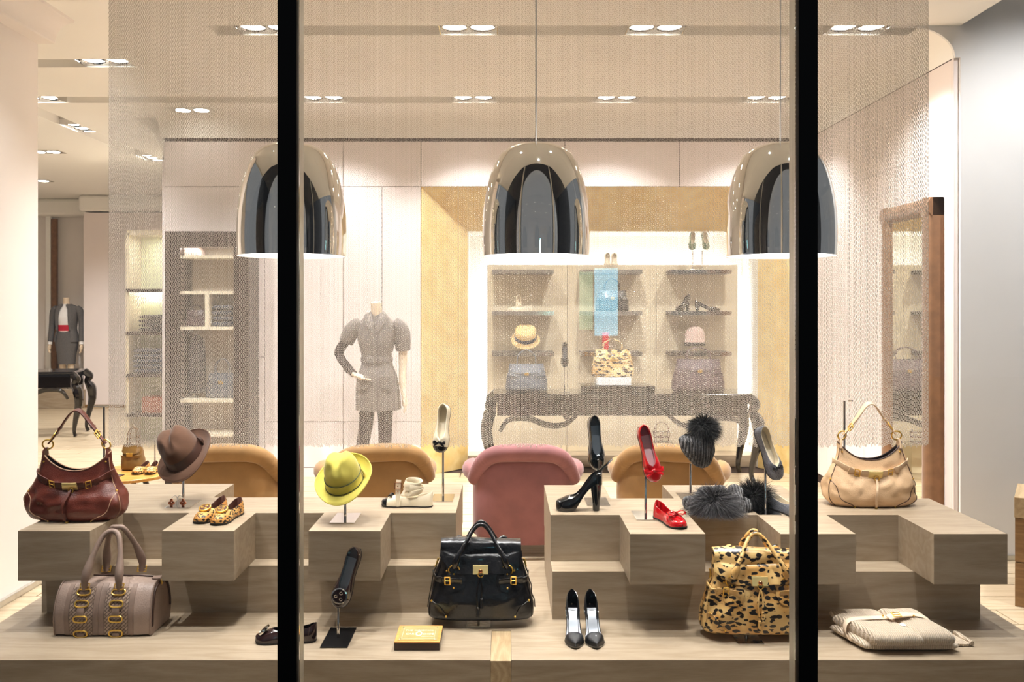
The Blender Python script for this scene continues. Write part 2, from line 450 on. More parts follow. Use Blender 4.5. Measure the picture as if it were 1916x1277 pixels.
M['panel'] = mat('beige_lacquer_panel', (222,208,178), 0.35, var=0.02, vscale=4)
mb = MB().box(pxs[0], pxs[3], PD+0.015, PD+0.06, 0.12, pz)
wp = struct('wall_niche_panel', mb, M['groove'], smooth=False)
for a, b in zip(pxs, pxs[1:]):
    for z0, z1 in ((0.12, 0.62), (0.62, pz)):
        MB().box(a+0.002, b-0.002, PD, PD+0.016, z0+0.002, z1-0.002).build('panel_board', M['panel'], wp, smooth=False)
mb = MB().box(ix0, ix1, ND+0.05, PD+0.02, 0, 0.12)
struct('baseboard_niche', mb, M['plinth'], smooth=False)
led = MB()
zt = pz+0.02
led.box(pxs[0]+0.03, pxs[0]+0.05, PD+0.09, PD+0.12, 0.15, pz-0.05)
led.box(pxs[3]-0.05, pxs[3]-0.03, PD+0.09, PD+0.12, 0.15, pz-0.05)
led.box(pxs[0]+0.06, pxs[3]-0.06, PD+0.09, PD+0.12, pz-0.05, pz-0.03)
o = led.build('led_strip', M['led'], None, smooth=False)
props(o, 'glowing warm light strip around the beige shelf panel in the gold niche', 'light strip')

# right wall of the shop with mirror, and the grey wall in front of it
RX = 3.03
wr = struct('wall_right', MB().box(RX+0.012, RX+0.2, 5.78, BW+0.1, 0, 3.41), M['groove'], smooth=False)
MB().box(RX, RX+0.2, 5.775, 5.80, 0, 3.385).build('wall_end', M['wall_pink'], wr, smooth=False)
ys = [5.80, 6.75, 6.86, 7.22, 7.32, 7.52, 7.62, 8.05, BW-0.02]
for a, b in zip(ys, ys[1:]):
    MB().box(RX, RX+0.02, a+0.002, b-0.002, 0.09, 2.78).build('wall_panel', M['wall_pink'], wr, smooth=False)
    MB().box(RX, RX+0.02, a+0.002, b-0.002, 2.784, 3.378).build('wall_panel', M['wall_pink'], wr, smooth=False)
mb = MB()
prof = [(RX-0.23*(1-math.cos(a)), 3.385+(CEIL-3.385)*math.sin(a)) for a in [PI/2*i/8 for i in range(9)]]
mb.loft([[(x, 5.78, z) for x, z in prof], [(x, BW, z) for x, z in prof]], closed=False)
struct('trim_3', mb, M['ceiling'])
GX, GY = 3.062, 5.75
g = MB()
g.box(GX, 4.5, GY, GY+0.02, 0, 4.6); g.box(2.6, GX, GY, GY+0.02, CEIL-0.006, 4.6)
arc = [(GX-0.035-0.30*(1-math.sin(a)), 3.38+(CEIL-0.008-3.38)*math.cos(a)) for a in [PI/2*i/12 for i in range(13)]]
for (xa, za), (xb, zb_) in zip(arc, arc[1:]+[(GX, 3.38)]):
    g.add([(xa, GY, za), (xb, GY, zb_), (xb, GY, CEIL-0.006), (xa, GY, CEIL-0.006)], [(0, 1, 2, 3)])
    g.add([(xa, GY, za), (xb, GY, zb_), (xb, GY+0.02, zb_), (xa, GY+0.02, za)], [(3, 2, 1, 0)])
struct('wall_front_right', g, M['wall_grey'], smooth=False)
struct('baseboard_right', MB().box(GX, 4.5, GY-0.02, GY, 0, 0.035), M['alu'], smooth=False, bevel=0.004)
struct('window_7', MB().box(4.46, 4.468, 2.54, GY, 0, 4.5), M['glass'], smooth=False)
# left wall with its moulded cornice
LX = -2.868
struct('wall_left', MB().box(-3.02, LX, 4.4, 5.25, 0, 3.59), M['wall'], smooth=False)
prof = [(LX-0.1, 3.318), (LX+0.10, 3.318)]
prof += [(LX+0.105+0.115*(1-math.cos(a)), 3.325+0.12*math.sin(a)) for a in [PI/2*i/8 for i in range(9)]]
prof += [(LX+0.225, 3.46), (LX-0.1, 3.46)]
mb = MB().loft([[(x, 4.4, z) for x, z in prof], [(x, 5.252, z) for x, z in prof]])
struct('trim_4', mb, M['wall'], ang=30)
struct('baseboard_left', MB().box(LX, LX+0.025, 4.4, 5.27, 0, 0.04), M['alu'], smooth=False, bevel=0.005)
struct('window_6', MB().box(-2.95, -2.942, 2.54, 4.39, 0, 3.58), M['glass'], smooth=False)
# far room walls
struct('wall_far', MB().box(-9.5, -3.3, 15.2, 15.35, 0, 3.5), M['wall'], smooth=False)
mb = MB().box(-7.13, -3.3, 14.47, 14.8, 0, 3.3)
struct('wall_far_bay', mb, M['wall_pink'], smooth=False)
struct('trim_5', MB().box(-7.20, -3.3, 14.40, 15.2, 3.32, CEIL), M['ceiling'], smooth=False, bevel=0.05)
struct('wall_far_left', MB().box(-9.6, -9.5, 5.0, 15.3, 0, 3.6), M['wall'], smooth=False)
struct('trim_6', MB().box(-9.5, -7.1, 14.9, 15.2, 3.30, CEIL), M['ceiling'], smooth=False, bevel=0.05)
struct('baseboard_far', MB().box(-7.13, -3.44, 14.45, 14.47, 0, 0.05), M['brownwood'], smooth=False)
# shop front: glazing between deep black fins with aluminium sides
# (the street side beyond the glass)
for k, (xa, xb, side) in enumerate(((-0.666, -0.609, 1), (0.859, 0.915, -1))):
    m_ = thing('window_mullion', ['black steel window post left of the yellow-green hat', 'black steel window post right of the leopard bag'][k], 'window post', ((xa+xb)/2, 2.5, 0))
    m_['kind'] = 'structure'; m_.name = 'window_%d' % (k+1)
    hw = (xb-xa)/2
    MB().box(-hw, hw, 0, 0.02, 0, 4.2).build('face_plate', M['black'], m_, smooth=False, bevel=0.002)
    MB().box(-hw+0.002, hw-0.002, 0.02, 0.032, 0, 4.2).build('gasket', M['black'], m_, smooth=False)
    MB().box(-hw, hw, 0.034, 0.088, 0, 4.2).build('fin', M['alu'], m_, smooth=False, bevel=0.002)
for k, (a, b) in enumerate(((-3.2, -0.668), (-0.607, 0.857), (0.917, 4.3))):
    struct('window_%d' % (k+3), MB().box(a, b, 2.522, 2.53, 0, 4.2), M['glass'], smooth=False)

# ceiling with the recessed lamp slots
SL = [(5.75, 5.955), (7.69, 7.93)]
ce = MB()
ce.box(LX-0.2, GX, 2.55, 5.75, CEIL, CEIL+0.2)
ce.box(-9.6, LX-0.2, 5.0, 6.53, CEIL, CEIL+0.2)
ce.box(LX-0.2, -2.0, 5.75, 6.53, CEIL, CEIL+0.2)
ce.box(-2.0, 3.3, 5.955, 7.69, CEIL, CEIL+0.2)
ce.box(-9.6, -2.9, 6.75, 7.69, CEIL, CEIL+0.2); ce.box(-2.9, -2.0, 6.53, 7.69, CEIL, CEIL+0.2)
ce.box(-4.42, 3.3, 7.93, 9.9, CEIL, CEIL+0.2); ce.box(-4.42, -3.3, 9.9, 15.4, CEIL, CEIL+0.2)
ce.box(-9.6, -4.62, 7.93, 15.4, CEIL, CEIL+0.2); ce.box(-4.62, -4.42, 11.3, 15.4, CEIL, CEIL+0.2)
ce.box(-9.6, GX-0.03, 5.0, 15.4, CEIL+0.2, CEIL+0.3)
for (x0, x1, y0, y1) in ((-2.0, GX-0.02, 5.75, 5.955), (-9.6, 3.3, 7.69, 7.93), (-9.6, -2.9, 6.53, 6.75), (-4.62, -4.42, 7.93, 11.3)):
    ce.box(x0, x1, y0, y1, CEIL+0.09, CEIL+0.2)
ce.box(GX-0.3, 4.5, 2.2, 5.8, 4.55, 4.6); ce.box(GX-0.02, GX, 2.2, 5.75, CEIL+0.001, 4.6)
struct('ceiling', ce, M['ceiling'], smooth=False)
# twin recessed lamps
def lamp_unit(rz=0.0):
    t = thing('ceiling_light', 'x', 'ceiling light', rz=rz, group='twin recessed lamps in the ceiling slots')
    fr = MB().box(-0.2, 0.2, -0.095, 0.095, 0.055, 0.075)
    fr.build('housing', M['steel'], t, smooth=False)
    for s in (-1, 1):
        MB().box(s*0.196-0.004, s*0.196+0.004, -0.095, 0.095, 0.0, 0.06).build('end_plate', M['steel'], t, smooth=False)
        bz = MB().lathe([(0.075, 0.05), (0.084, 0.046), (0.090, 0.015), (0.086, 0.015), (0.078, 0.04)], 24, (s*0.095, 0, 0)).build('bezel', M['steel'], t)
        MB().lathe([(0.0, 0.014), (0.045, 0.016), (0.079, 0.03)], 24, (s*0.095, 0, 0)).build('lens', M['lamp'], bz)
    return t
lamp0 = lamp_unit()
spots_ = []
rows = [('nearest ceiling slot', 5.852, (-1.63, -0.25, 1.03, 2.41)), ('second ceiling slot', 7.81, (-1.66, -0.29, 1.02, 2.39))]
ordn = ['first', 'second', 'third', 'fourth']
for nm, y, xs in rows:
    for i, x in enumerate(xs): spots_.append((x, y, 0, 'twin recessed lamp, %s from the left in the %s across the shop' % (ordn[i], nm)))
spots_ += [(-3.10, 6.64, 0, 'twin recessed lamp in the short ceiling slot beside the left wall'),
           (-4.25, 7.81, 0, 'twin recessed lamp at the left wall edge in the second ceiling slot'),
           (-4.52, 9.05, 1.5708, 'twin recessed lamp in the slanting slot, nearer one beside the left wall'),
           (-4.52, 10.86, 1.5708, 'twin recessed lamp in the slanting slot, farther one behind the chain curtain')]
for i, (x, y, rz, lb) in enumerate(spots_):
    o = lamp0 if i == 0 else copy_tree(lamp0)
    o.location = (x, y, CEIL); o.rotation_euler = (0, 0, rz); o['label'] = lb
def small_lamp(x, y, lb):
    t = thing('ceiling_light', lb, 'ceiling light', (x, y, CEIL))
    MB().box(-0.2, 0.2, -0.1, 0.1, -0.008, 0.02).build('frame', M['steel'], t, smooth=False)
    for s in (-1, 1): MB().lathe([(0, -0.0095), (0.07, -0.0095), (0.074, -0.006)], 20, (s*0.09, 0, 0)).build('lens', M['lamp'], t)
small_lamp(-5.58, 10.4, 'small flush twin ceiling lamp at the edge of the left white wall')
small_lamp(-7.0, 12.8, 'farthest tiny flush ceiling lamp above the suited mannequin')
small_lamp(-3.0, 8.2, 'single flush ceiling lamp behind the upper left of the chain curtain')
# ================================================================ DISPLAY PLINTHS
def cells(mb, xs, ys, occ, z0, z1):
    def has(r, c): return 0 <= r < len(ys)-1 and 0 <= c < len(xs)-1 and c in occ[r]
    for r in range(len(ys)-1):
        for c in occ[r]:
            a, b, p, q = xs[c], xs[c+1], ys[r], ys[r+1]
            mb.add([(a,p,z1),(b,p,z1),(b,q,z1),(a,q,z1)], [(0,1,2,3)]); mb.add([(a,p,z0),(b,p,z0),(b,q,z0),(a,q,z0)], [(3,2,1,0)])
            if not has(r-1, c): mb.add([(a,p,z0),(b,p,z0),(b,p,z1),(a,p,z1)], [(0,1,2,3)])
            if not has(r+1, c): mb.add([(a,q,z0),(b,q,z0),(b,q,z1),(a,q,z1)], [(3,2,1,0)])
            if not has(r, c-1): mb.add([(a,p,z0),(a,q,z0),(a,q,z1),(a,p,z1)], [(3,2,1,0)])
            if not has(r, c+1): mb.add([(b,p,z0),(b,q,z0),(b,q,z1),(b,p,z1)], [(0,1,2,3)])
    return mb
t = thing('display_plinth', 'taupe wooden stepped plinth on the left carrying the brown bag and hats', 'plinth', (-1.08, 3.9, 0.4))
off = Vector((-1.08, 3.9, 0.4))
def shift(mb, o): mb.v = [tuple(Vector(p)-o) for p in mb.v]; return mb
mb = cells(MB(), [-1.957,-1.667,-1.379,-1.089,-0.79,-0.50,-0.215], [3.435,3.735,4.04,4.35], [(0,2,4),(0,1,2,3,4,5),(0,1,5)], 0.60, 0.80)
shift(mb, off).build('upper_tier', M['plinth'], t, smooth=False)
shift(MB().box(-1.97, -0.215, 3.636, 4.30, 0.40, 0.5995), off).build('lower_tier', M['plinth'], t, smooth=False)
t = thing('display_plinth', 'taupe wooden stepped plinth on the right carrying red shoes and beige bag', 'plinth', (1.08, 3.9, 0.4))
off = Vector((1.08, 3.9, 0.4))
mb = cells(MB(), [0.197,0.496,0.794,1.092,1.39,1.70,1.992], [3.39,3.70,4.02,4.32], [(1,3,5),(0,1,2,3,4,5),(0,2,3)], 0.60, 0.80)
shift(mb, off).build('upper_tier', M['plinth'], t, smooth=False)
shift(MB().box(0.197, 1.976, 3.556, 4.28, 0.40, 0.5995), off).build('lower_tier', M['plinth'], t, smooth=False)
# low window deck
o = MB().box(-2.08, 2.08, 3.432, 4.38, 0.0, 0.40).build('window_deck', M['plinth'], None, smooth=False)
props(o, 'low taupe wooden deck under both stepped plinths', 'platform')
o = MB().box(-2.93, -0.054, 3.14, 3.43, 0.0, 0.403).build('window_ledge', M['plinth'], None, smooth=False, bevel=0.001)
props(o, 'front ledge of taupe wood on the left under the taupe bag and plaque', 'platform')
o = MB().box(0.0236, 4.3, 3.14, 3.43, 0.0, 0.403).build('window_ledge', M['plinth'], None, smooth=False, bevel=0.001)
props(o, 'front ledge of taupe wood on the right under the pumps and folded sweater', 'platform')
o = MB().box(-0.0536, 0.0232, 3.142, 3.431, 0.0, 0.399).build('timber_strip', M['plinth_light'], None, smooth=False, bevel=0.001)
props(o, 'pale oak strip filling the gap between the two front ledges', 'wood strip')
# stacked blocks at the right edge of the window, turned so that only their front shows
p = on(1899, 1135, 0.0)
for k, (z0, z1, m_, lb) in enumerate(((0.0, 0.250, 'brownwood', 'lowest brown wooden block of the stack at the right edge of the window'), (0.254, 0.503, 'brownwood', 'middle brown wooden block of the stack at the right edge of the window'), (0.5045, 0.62, 'plinth_light', 'pale topmost block of the stack at the right edge of the window'))):
    o = MB().box(0, 0.55, 0, 0.45, 0, z1-z0).build('display_block', M[m_], None, smooth=False, bevel=0.002)
    o.location = (p.x-0.004*(k == 2), p.y, z0); o.rotation_euler = (0, 0, math.radians(-33)); props(o, lb, 'block')

# ================================================================ CHAIN CURTAIN
CD = 4.75
def chain_curtain():
    x0, x1 = (205-CX)*CD/F, (1737-CX)*CD/F
    sp, pit = 0.01045, 0.0128
    zb = EYE-(832-CY)*CD/F
    r = random.Random(5); pts = []; rot = []
    n = int((x1-x0)/sp)
    for i in range(n+1):
        x = x0+i*sp+r.uniform(-0.0006, 0.0006); z = zb+r.uniform(-0.011, 0.009); k = r.randint(0, 1)
        ph = r.uniform(-0.5, 0.5)
        while z < CEIL-0.02:
            pts.append((x, CD+r.uniform(-0.0015, 0.0015), z)); rot.append(0.62+ph*0.5 if k % 2 else -0.62+ph*0.5)
            z += pit; k += 1
    me = bpy.data.meshes.new('chain_curtain'); me.from_pydata(pts, [], []); me.update()
    a = me.attributes.new('turn', 'FLOAT', 'POINT'); a.data.foreach_set('value', rot)
    me.materials.append(M['chain'])
    o = bpy.data.objects.new('chain_curtain', me); col.objects.link(o)
    ng = bpy.data.node_groups.new('chain_links', 'GeometryNodeTree')
    ng.interface.new_socket('Geometry', in_out='INPUT', socket_type='NodeSocketGeometry')
    ng.interface.new_socket('Geometry', in_out='OUTPUT', socket_type='NodeSocketGeometry')
    N = ng.nodes; L = ng.links
    gi = N.new('NodeGroupInput'); go = N.new('NodeGroupOutput')
    c1 = N.new('GeometryNodeCurvePrimitiveCircle'); c1.inputs['Resolution'].default_value = 8; c1.inputs['Radius'].default_value = 0.0066
    tr = N.new('GeometryNodeTransform'); tr.inputs['Rotation'].default_value = (PI/2, 0, 0); tr.inputs['Scale'].default_value = (0.62, 1, 1.12)
    c2 = N.new('GeometryNodeCurvePrimitiveCircle'); c2.inputs['Resolution'].default_value = 4; c2.inputs['Radius'].default_value = 0.0015
    cm = N.new('GeometryNodeCurveToMesh')
    sm = N.new('GeometryNodeSetMaterial'); sm.inputs['Material'].default_value = M['chain']
    ss = N.new('GeometryNodeSetShadeSmooth')
    L.new(c1.outputs['Curve'], tr.inputs['Geometry']); L.new(tr.outputs['Geometry'], cm.inputs['Curve']); L.new(c2.outputs['Curve'], cm.inputs['Profile Curve'])
    L.new(cm.outputs['Mesh'], sm.inputs['Geometry']); L.new(sm.outputs['Geometry'], ss.inputs['Geometry'])
    ip = N.new('GeometryNodeInstanceOnPoints')
    at = N.new('GeometryNodeInputNamedAttribute'); at.data_type = 'FLOAT'; at.inputs['Name'].default_value = 'turn'
    cx = N.new('ShaderNodeCombineXYZ'); L.new(at.outputs['Attribute'], cx.inputs['Z'])
    L.new(gi.outputs[0], ip.inputs['Points']); L.new(ss.outputs['Geometry'], ip.inputs['Instance']); L.new(cx.outputs[0], ip.inputs['Rotation'])
    L.new(ip.outputs['Instances'], go.inputs[0])
    md = o.modifiers.new('links', 'NODES'); md.node_group = ng
    return props(o, 'silver metal chain curtain hanging across the shop behind the plinths', 'curtain', kind='stuff')
chain_curtain()
o = MB().box((203-CX)*CD/F, (1739-CX)*CD/F, CD-0.02, CD+0.02, CEIL-0.02, CEIL).build('curtain_rail', M['alu'], None, smooth=False)
props(o, 'slim metal ceiling rail carrying the chain curtain', 'rail')

# ================================================================ PENDANT LAMPS
DP = 3.75
def pendant():
    t = thing('pendant_lamp', 'x', 'pendant lamp', group='chrome dome pendants over the plinths')
    prof = [(0.232, 0), (0.235, 0.06), (0.235, 0.12), (0.232, 0.19), (0.225, 0.25), (0.214, 0.305), (0.199, 0.36), (0.182, 0.402), (0.157, 0.445), (0.128, 0.468), (0.095, 0.484), (0.05, 0.494), (0.012, 0.497), (0.0, 0.497)]
    MB().lathe(prof, 64).build('shade', M['chrome'], t, ang=80)
    pin = [(0.232, 0.0), (0.2295, 0.001)]+[(max(r-0.006, 0), max(z-0.004, 0.0015)) for r, z in prof[1:-2]]+[(0, 0.488)]
    MB().lathe(pin, 64).build('inner_lining', M['white'], t, ang=80)
    MB().lathe([(0.0, 0.508), (0.006, 0.506), (0.012, 0.499), (0.014, 0.495)], 20).build('cap', M['steel'], t)
    MB().tube([(0, 0, 0.505), (0, 0, CEIL-(EYE+0.0223*10))], 0.0035, 8).build('cable', M['white'], t)
    MB().lathe([(0.018, 0.488), (0.02, 0.44), (0.016, 0.425)], 16, cap1=True).build('lamp_holder', M['steel'], t)
    MB().sphere((0, 0, 0.37), 0.045, 16, 10, sz=1.25).build('bulb', M['lamp'], t)
    return t
pd = pendant()
for i, (x, lb) in enumerate(((546.5, 'mirrored chrome dome pendant on the left, partly behind the black window post'), (1003, 'mirrored chrome dome pendant in the middle of the window'), (1460, 'mirrored chrome dome pendant on the right, crossed by the black window post'))):
    o = pd if i == 0 else copy_tree(pd)
    o.location = px(x, 480, DP); o['label'] = lb
    l = bpy.data.lights.new('pendant_bulb', 'POINT'); l.energy = 26; l.color = WARM; l.shadow_soft_size = 0.045
    lo = bpy.data.objects.new('pendant_bulb', l); col.objects.link(lo); lo.location = o.location+Vector((0, 0, 0.29))

# ================================================================ MIRROR on the right wall
t = thing('wall_mirror', 'tall mirror in a padded brown suede frame against the right wall', 'mirror', (2.95, 6.28, 0.0))
y0, y1, zt, fw = -0.385, 0.385, 2.46, 0.125
def fr(a, b):
    mb = MB(); n = 10; rings = []
    A_ = Vector(a); B_ = Vector(b); T = (B_-A_).normalized(); W = Vector((1,0,0)).cross(T)
    for P_, e in ((A_, 0), (B_, 0)):
        rings.append([P_+W*(fw*(0.5-0.5*math.cos(PI*k/n)))*1+Vector((0.0-0.035*math.sin(PI*k/n), 0, 0)) for k in range(n+1)]+[P_+W*fw+Vector((0.075,0,0)), P_+Vector((0.075,0,0))])
    return mb.loft(rings)
fr((0, y0, zt), (0, y0, 0)).build('frame_stile', M['suede'], t)
fr((0, y1, 0), (0, y1, zt)).build('frame_stile', M['suede'], t)
fr((0, y1-0.0, zt), (0, y0+0.0, zt)).build('frame_rail', M['suede'], t)
fr((0, y0, 0), (0, y1, 0)).build('frame_rail', M['suede'], t)
MB().box(0.0, 0.02, y0+fw*0.8, y1-fw*0.8, fw*0.8, zt-fw*0.8).build('mirror_glass', M['mirror'], t, smooth=False)

# ================================================================ CONSOLE TABLES
def console(label, loc, rz, W, D=0.5, H=0.86):
    t = thing('console_table', label, 'table', loc, rz)
    hw, hd = W/2, D/2
    MB().box(-hw-0.01, hw+0.01, -hd-0.01, hd+0.01, H-0.03, H).build('table_top', M['blacklac'], t, smooth=False, bevel=0.006)
    ap = MB().box(-hw+0.03, hw-0.03, -hd+0.015, hd-0.015, H-0.21, H-0.031)
    ap.build('apron', M['blacklac'], t, smooth=False, bevel=0.003)
    for s in (-1, 1):
        cur = bez([(s*(hw-0.06), -hd+0.02, H-0.36), (s*(hw-0.14), -hd+0.0, H-0.25), (s*(hw-0.33), -hd, H-0.235), (s*(hw-0.52), -hd, H-0.30), (s*(hw-0.68), -hd, H-0.29), (s*(hw-0.80), -hd+0.01, H-0.20)], 6)
        MB().tube(cur, [0.018+0.012*math.sin(PI*k/(len(cur)-1)) for k in range(len(cur))], 8).build('scroll_bracket', M['blacklac'], t)
        for q in (-1, 1):
            pts = bez([(s*(hw-0.02), q*(hd-0.05), H-0.03), (s*(hw+0.045), q*(hd-0.02), H-0.10), (s*(hw+0.02), q*(hd-0.03), H-0.17), (s*(hw+0.065), q*(hd-0.01), H-0.27), (s*(hw+0.075), q*(hd-0.01), H-0.42), (s*(hw+0.03), q*(hd-0.03), H-0.64), (s*(hw+0.01), q*(hd-0.04), H-0.78), (s*(hw+0.03), q*(hd-0.03), 0.012)], 5)
            rr = [sinterp(k/(len(pts)-1), [(0, .045), (.14, .05), (.28, .042), (.42, .062), (.57, .05), (.72, .032), (.88, .022), (1, .024)]) for k in range(len(pts))]
            MB().tube(pts, rr, 8).build('leg', M['blacklac'], t)
    return t
console('long black lacquer console table with curved legs in the gold niche', ((1161-CX)*8.4/F, 8.52, 0), 0, 2.48, 0.55)
console('black lacquer table with curved legs at the far left below the suited mannequin', (-6.72, 11.25, 0), math.radians(10), 2.1, 0.6)

# ================================================================ LOUNGE CHAIRS
M['velvet_tan'] = mat('tan_velvet', (152,115,68), 0.75, sheen=0.3, var=0.10, vscale=9, bump=0.06, bscale=120)
M['velvet_pink'] = mat('pink_velvet', (142,92,92), 0.75, sheen=0.3, var=0.10, vscale=9, bump=0.06, bscale=120)
def chair(label, loc, rz, m):
    t = thing('lounge_chair', label, 'chair', loc, rz, group='velvet lounge chairs behind the plinths')
    R, Dp = 0.352, 0.30
    def plan(a):
        s_, c_ = math.sin(a), math.cos(a)
        return Vector((R*math.copysign(abs(s_)**0.72, s_), -Dp*math.copysign(abs(c_)**0.72, c_)))
    hh = lambda a: sinterp(abs(a), [(0, .738), (.3, .732), (.55, .712), (.8, .668), (1.05, .598), (1.3, .535), (1.57, .52)])
    A_ = [-PI/2+PI*k/48 for k in range(49)]
    # upright shell: outer face, top, inner face
    rings = []
    for a in A_:
        p = plan(a); q = p*0.80; h = hh(a)
        rings.append([(p.x*0.93, p.y*0.93, 0.10), (p.x, p.y, 0.16), (p.x*1.01, p.y*1.01, 0.40), (p.x, p.y, h-0.02), (p.x*0.9, p.y*0.9, h+0.01), (q.x, q.y, h-0.02), (q.x, q.y, 0.36), (q.x, q.y, 0.10)])
    mb = MB(); n = len(rings[0])
    mb.loft(rings, True, True, True)
    mb.build('backrest', m, t, ang=60)
    # rolled top edge, pleated over the shoulders
    pts = []; rad = []
    for k in range(121):
        a = -1.30+2.60*k/120; p = plan(a)*0.99
        pts.append((p.x, p.y-0.005, hh(a)-0.012))
        pl = math.exp(-((abs(a)-0.86)/0.22)**2)
        rad.append((0.062-0.008*abs(a))*(1+0.035*pl*math.sin(k*1.9)))
    MB().tube(pts, rad, 14).build('rolled_edge', m, t, ang=60)
    for s in (-1, 1):
        pts = bez([(s*(R-0.055), -0.10, 0.50), (s*(R-0.015), 0.0, 0.53), (s*(R+0.012), 0.14, 0.53), (s*(R+0.015), 0.30, 0.51), (s*(R+0.01), 0.40, 0.48)], 6)
        MB().tube(pts, [sinterp(k/(len(pts)-1), [(0, .03), (.2, .055), (.6, .075), (.92, .072), (1, .03)]) for k in range(len(pts))], 14).build('arm', m, t, ang=70)
        def side(u, v): return (s*(R-0.03+0.01*math.sin(PI*v)), -0.02+0.40*u, 0.10+0.40*v)
        MB().box(min(s*(R-0.07), s*(R+0.005)), max(s*(R-0.07), s*(R+0.005)), -0.02, 0.39, 0.10, 0.50).build('side_panel', m, t, smooth=False, bevel=0.02)
    MB().box(-R+0.06, R-0.06, -0.2, 0.37, 0.10, 0.34).build('seat_base', m, t, smooth=False, bevel=0.02)
    MB().box(-R+0.07, R-0.07, -0.18, 0.40, 0.345, 0.43).build('seat_cushion', m, t, smooth=False, bevel=0.035)
    for sx in (-1, 1):
        for y in (-0.2, 0.33):
            MB().lathe([(0.012, 0), (0.024, 0.105)], 10, (sx*0.22, y, 0), cap0=True).build('leg', M['brownmdf'], t)
    return t
for x, rz, m, lb in ((415, 0.10, 'velvet_tan', 'tan velvet lounge chair behind the brown hat'), (697, 0.22, 'velvet_tan', 'tan velvet lounge chair behind the yellow-green hat'),
                     (981, 0.0, 'velvet_pink', 'dusty pink velvet lounge chair in the gap between the plinths'), (1262, -0.22, 'velvet_tan', 'tan velvet lounge chair behind the red shoes')):
    d = 6.02
    chair(lb, ((x-CX)*5.78/F, d, 0), rz, M[m])
# ================================================================ SHOES
M['lining_tan'] = mat('cream_leather_lining', (238,226,202), 0.5, var=0.04)
M['lining_silver'] = mat('silver_leather_insole', (134,138,144), 0.3, 0.55, var=0.05)
M['sole_dark'] = mat('dark_rubber_sole', (26,22,20), 0.6, var=0.1)
M['patent_black'] = mat('black_patent_leather', (10,10,12), 0.1, coat=0.8, var=0.1)
M['patent_brown'] = mat('dark_brown_patent_leather', (44,27,26), 0.14, coat=0.7, var=0.12)
M['patent_red'] = mat('red_patent_leather', (196,14,24), 0.12, coat=0.8, var=0.06)
M['pink_insole'] = mat('pink_leather_insole', (250,222,224), 0.4, var=0.03)
M['cream_leather'] = mat('cream_leather', (226,212,184), 0.42, var=0.05, bump=0.15, bscale=220)
M['glitter'] = mat('grey_glitter', (150,152,160), 0.32, 0.4, c2=(60,62,70), vscale=420, bump=0.8, bscale=420)
M['grain_black'] = mat('black_grained_leather', (17,18,21), 0.34, bump=0.5, bscale=420, coat=0.2)
M['choc'] = mat('chocolate_leather', (86,50,38), 0.4, var=0.08)
M['leo_flat'] = leopard('leopard_pony_shoe', (230,184,106), (200,140,66), (30,20,16), 85, 0.5)
M['leo_bag'] = leopard('leopard_pony_bag', (226,188,122), (206,156,86), (28,20,16), 46, 0.36, 0.2)
FLATW = [(0,.001),(.015,.014),(.05,.023),(.10,.0275),(.2,.0295),(.35,.028),(.48,.0285),(.6,.033),(.72,.0375),(.82,.0375),(.90,.0325),(.96,.023),(.985,.014),(1,.001)]
POINTW = [(0,.001),(.015,.013),(.05,.021),(.10,.0255),(.2,.0275),(.35,.0255),(.48,.027),(.6,.033),(.70,.0365),(.78,.034),(.86,.025),(.93,.0145),(.98,.006),(1,.001)]
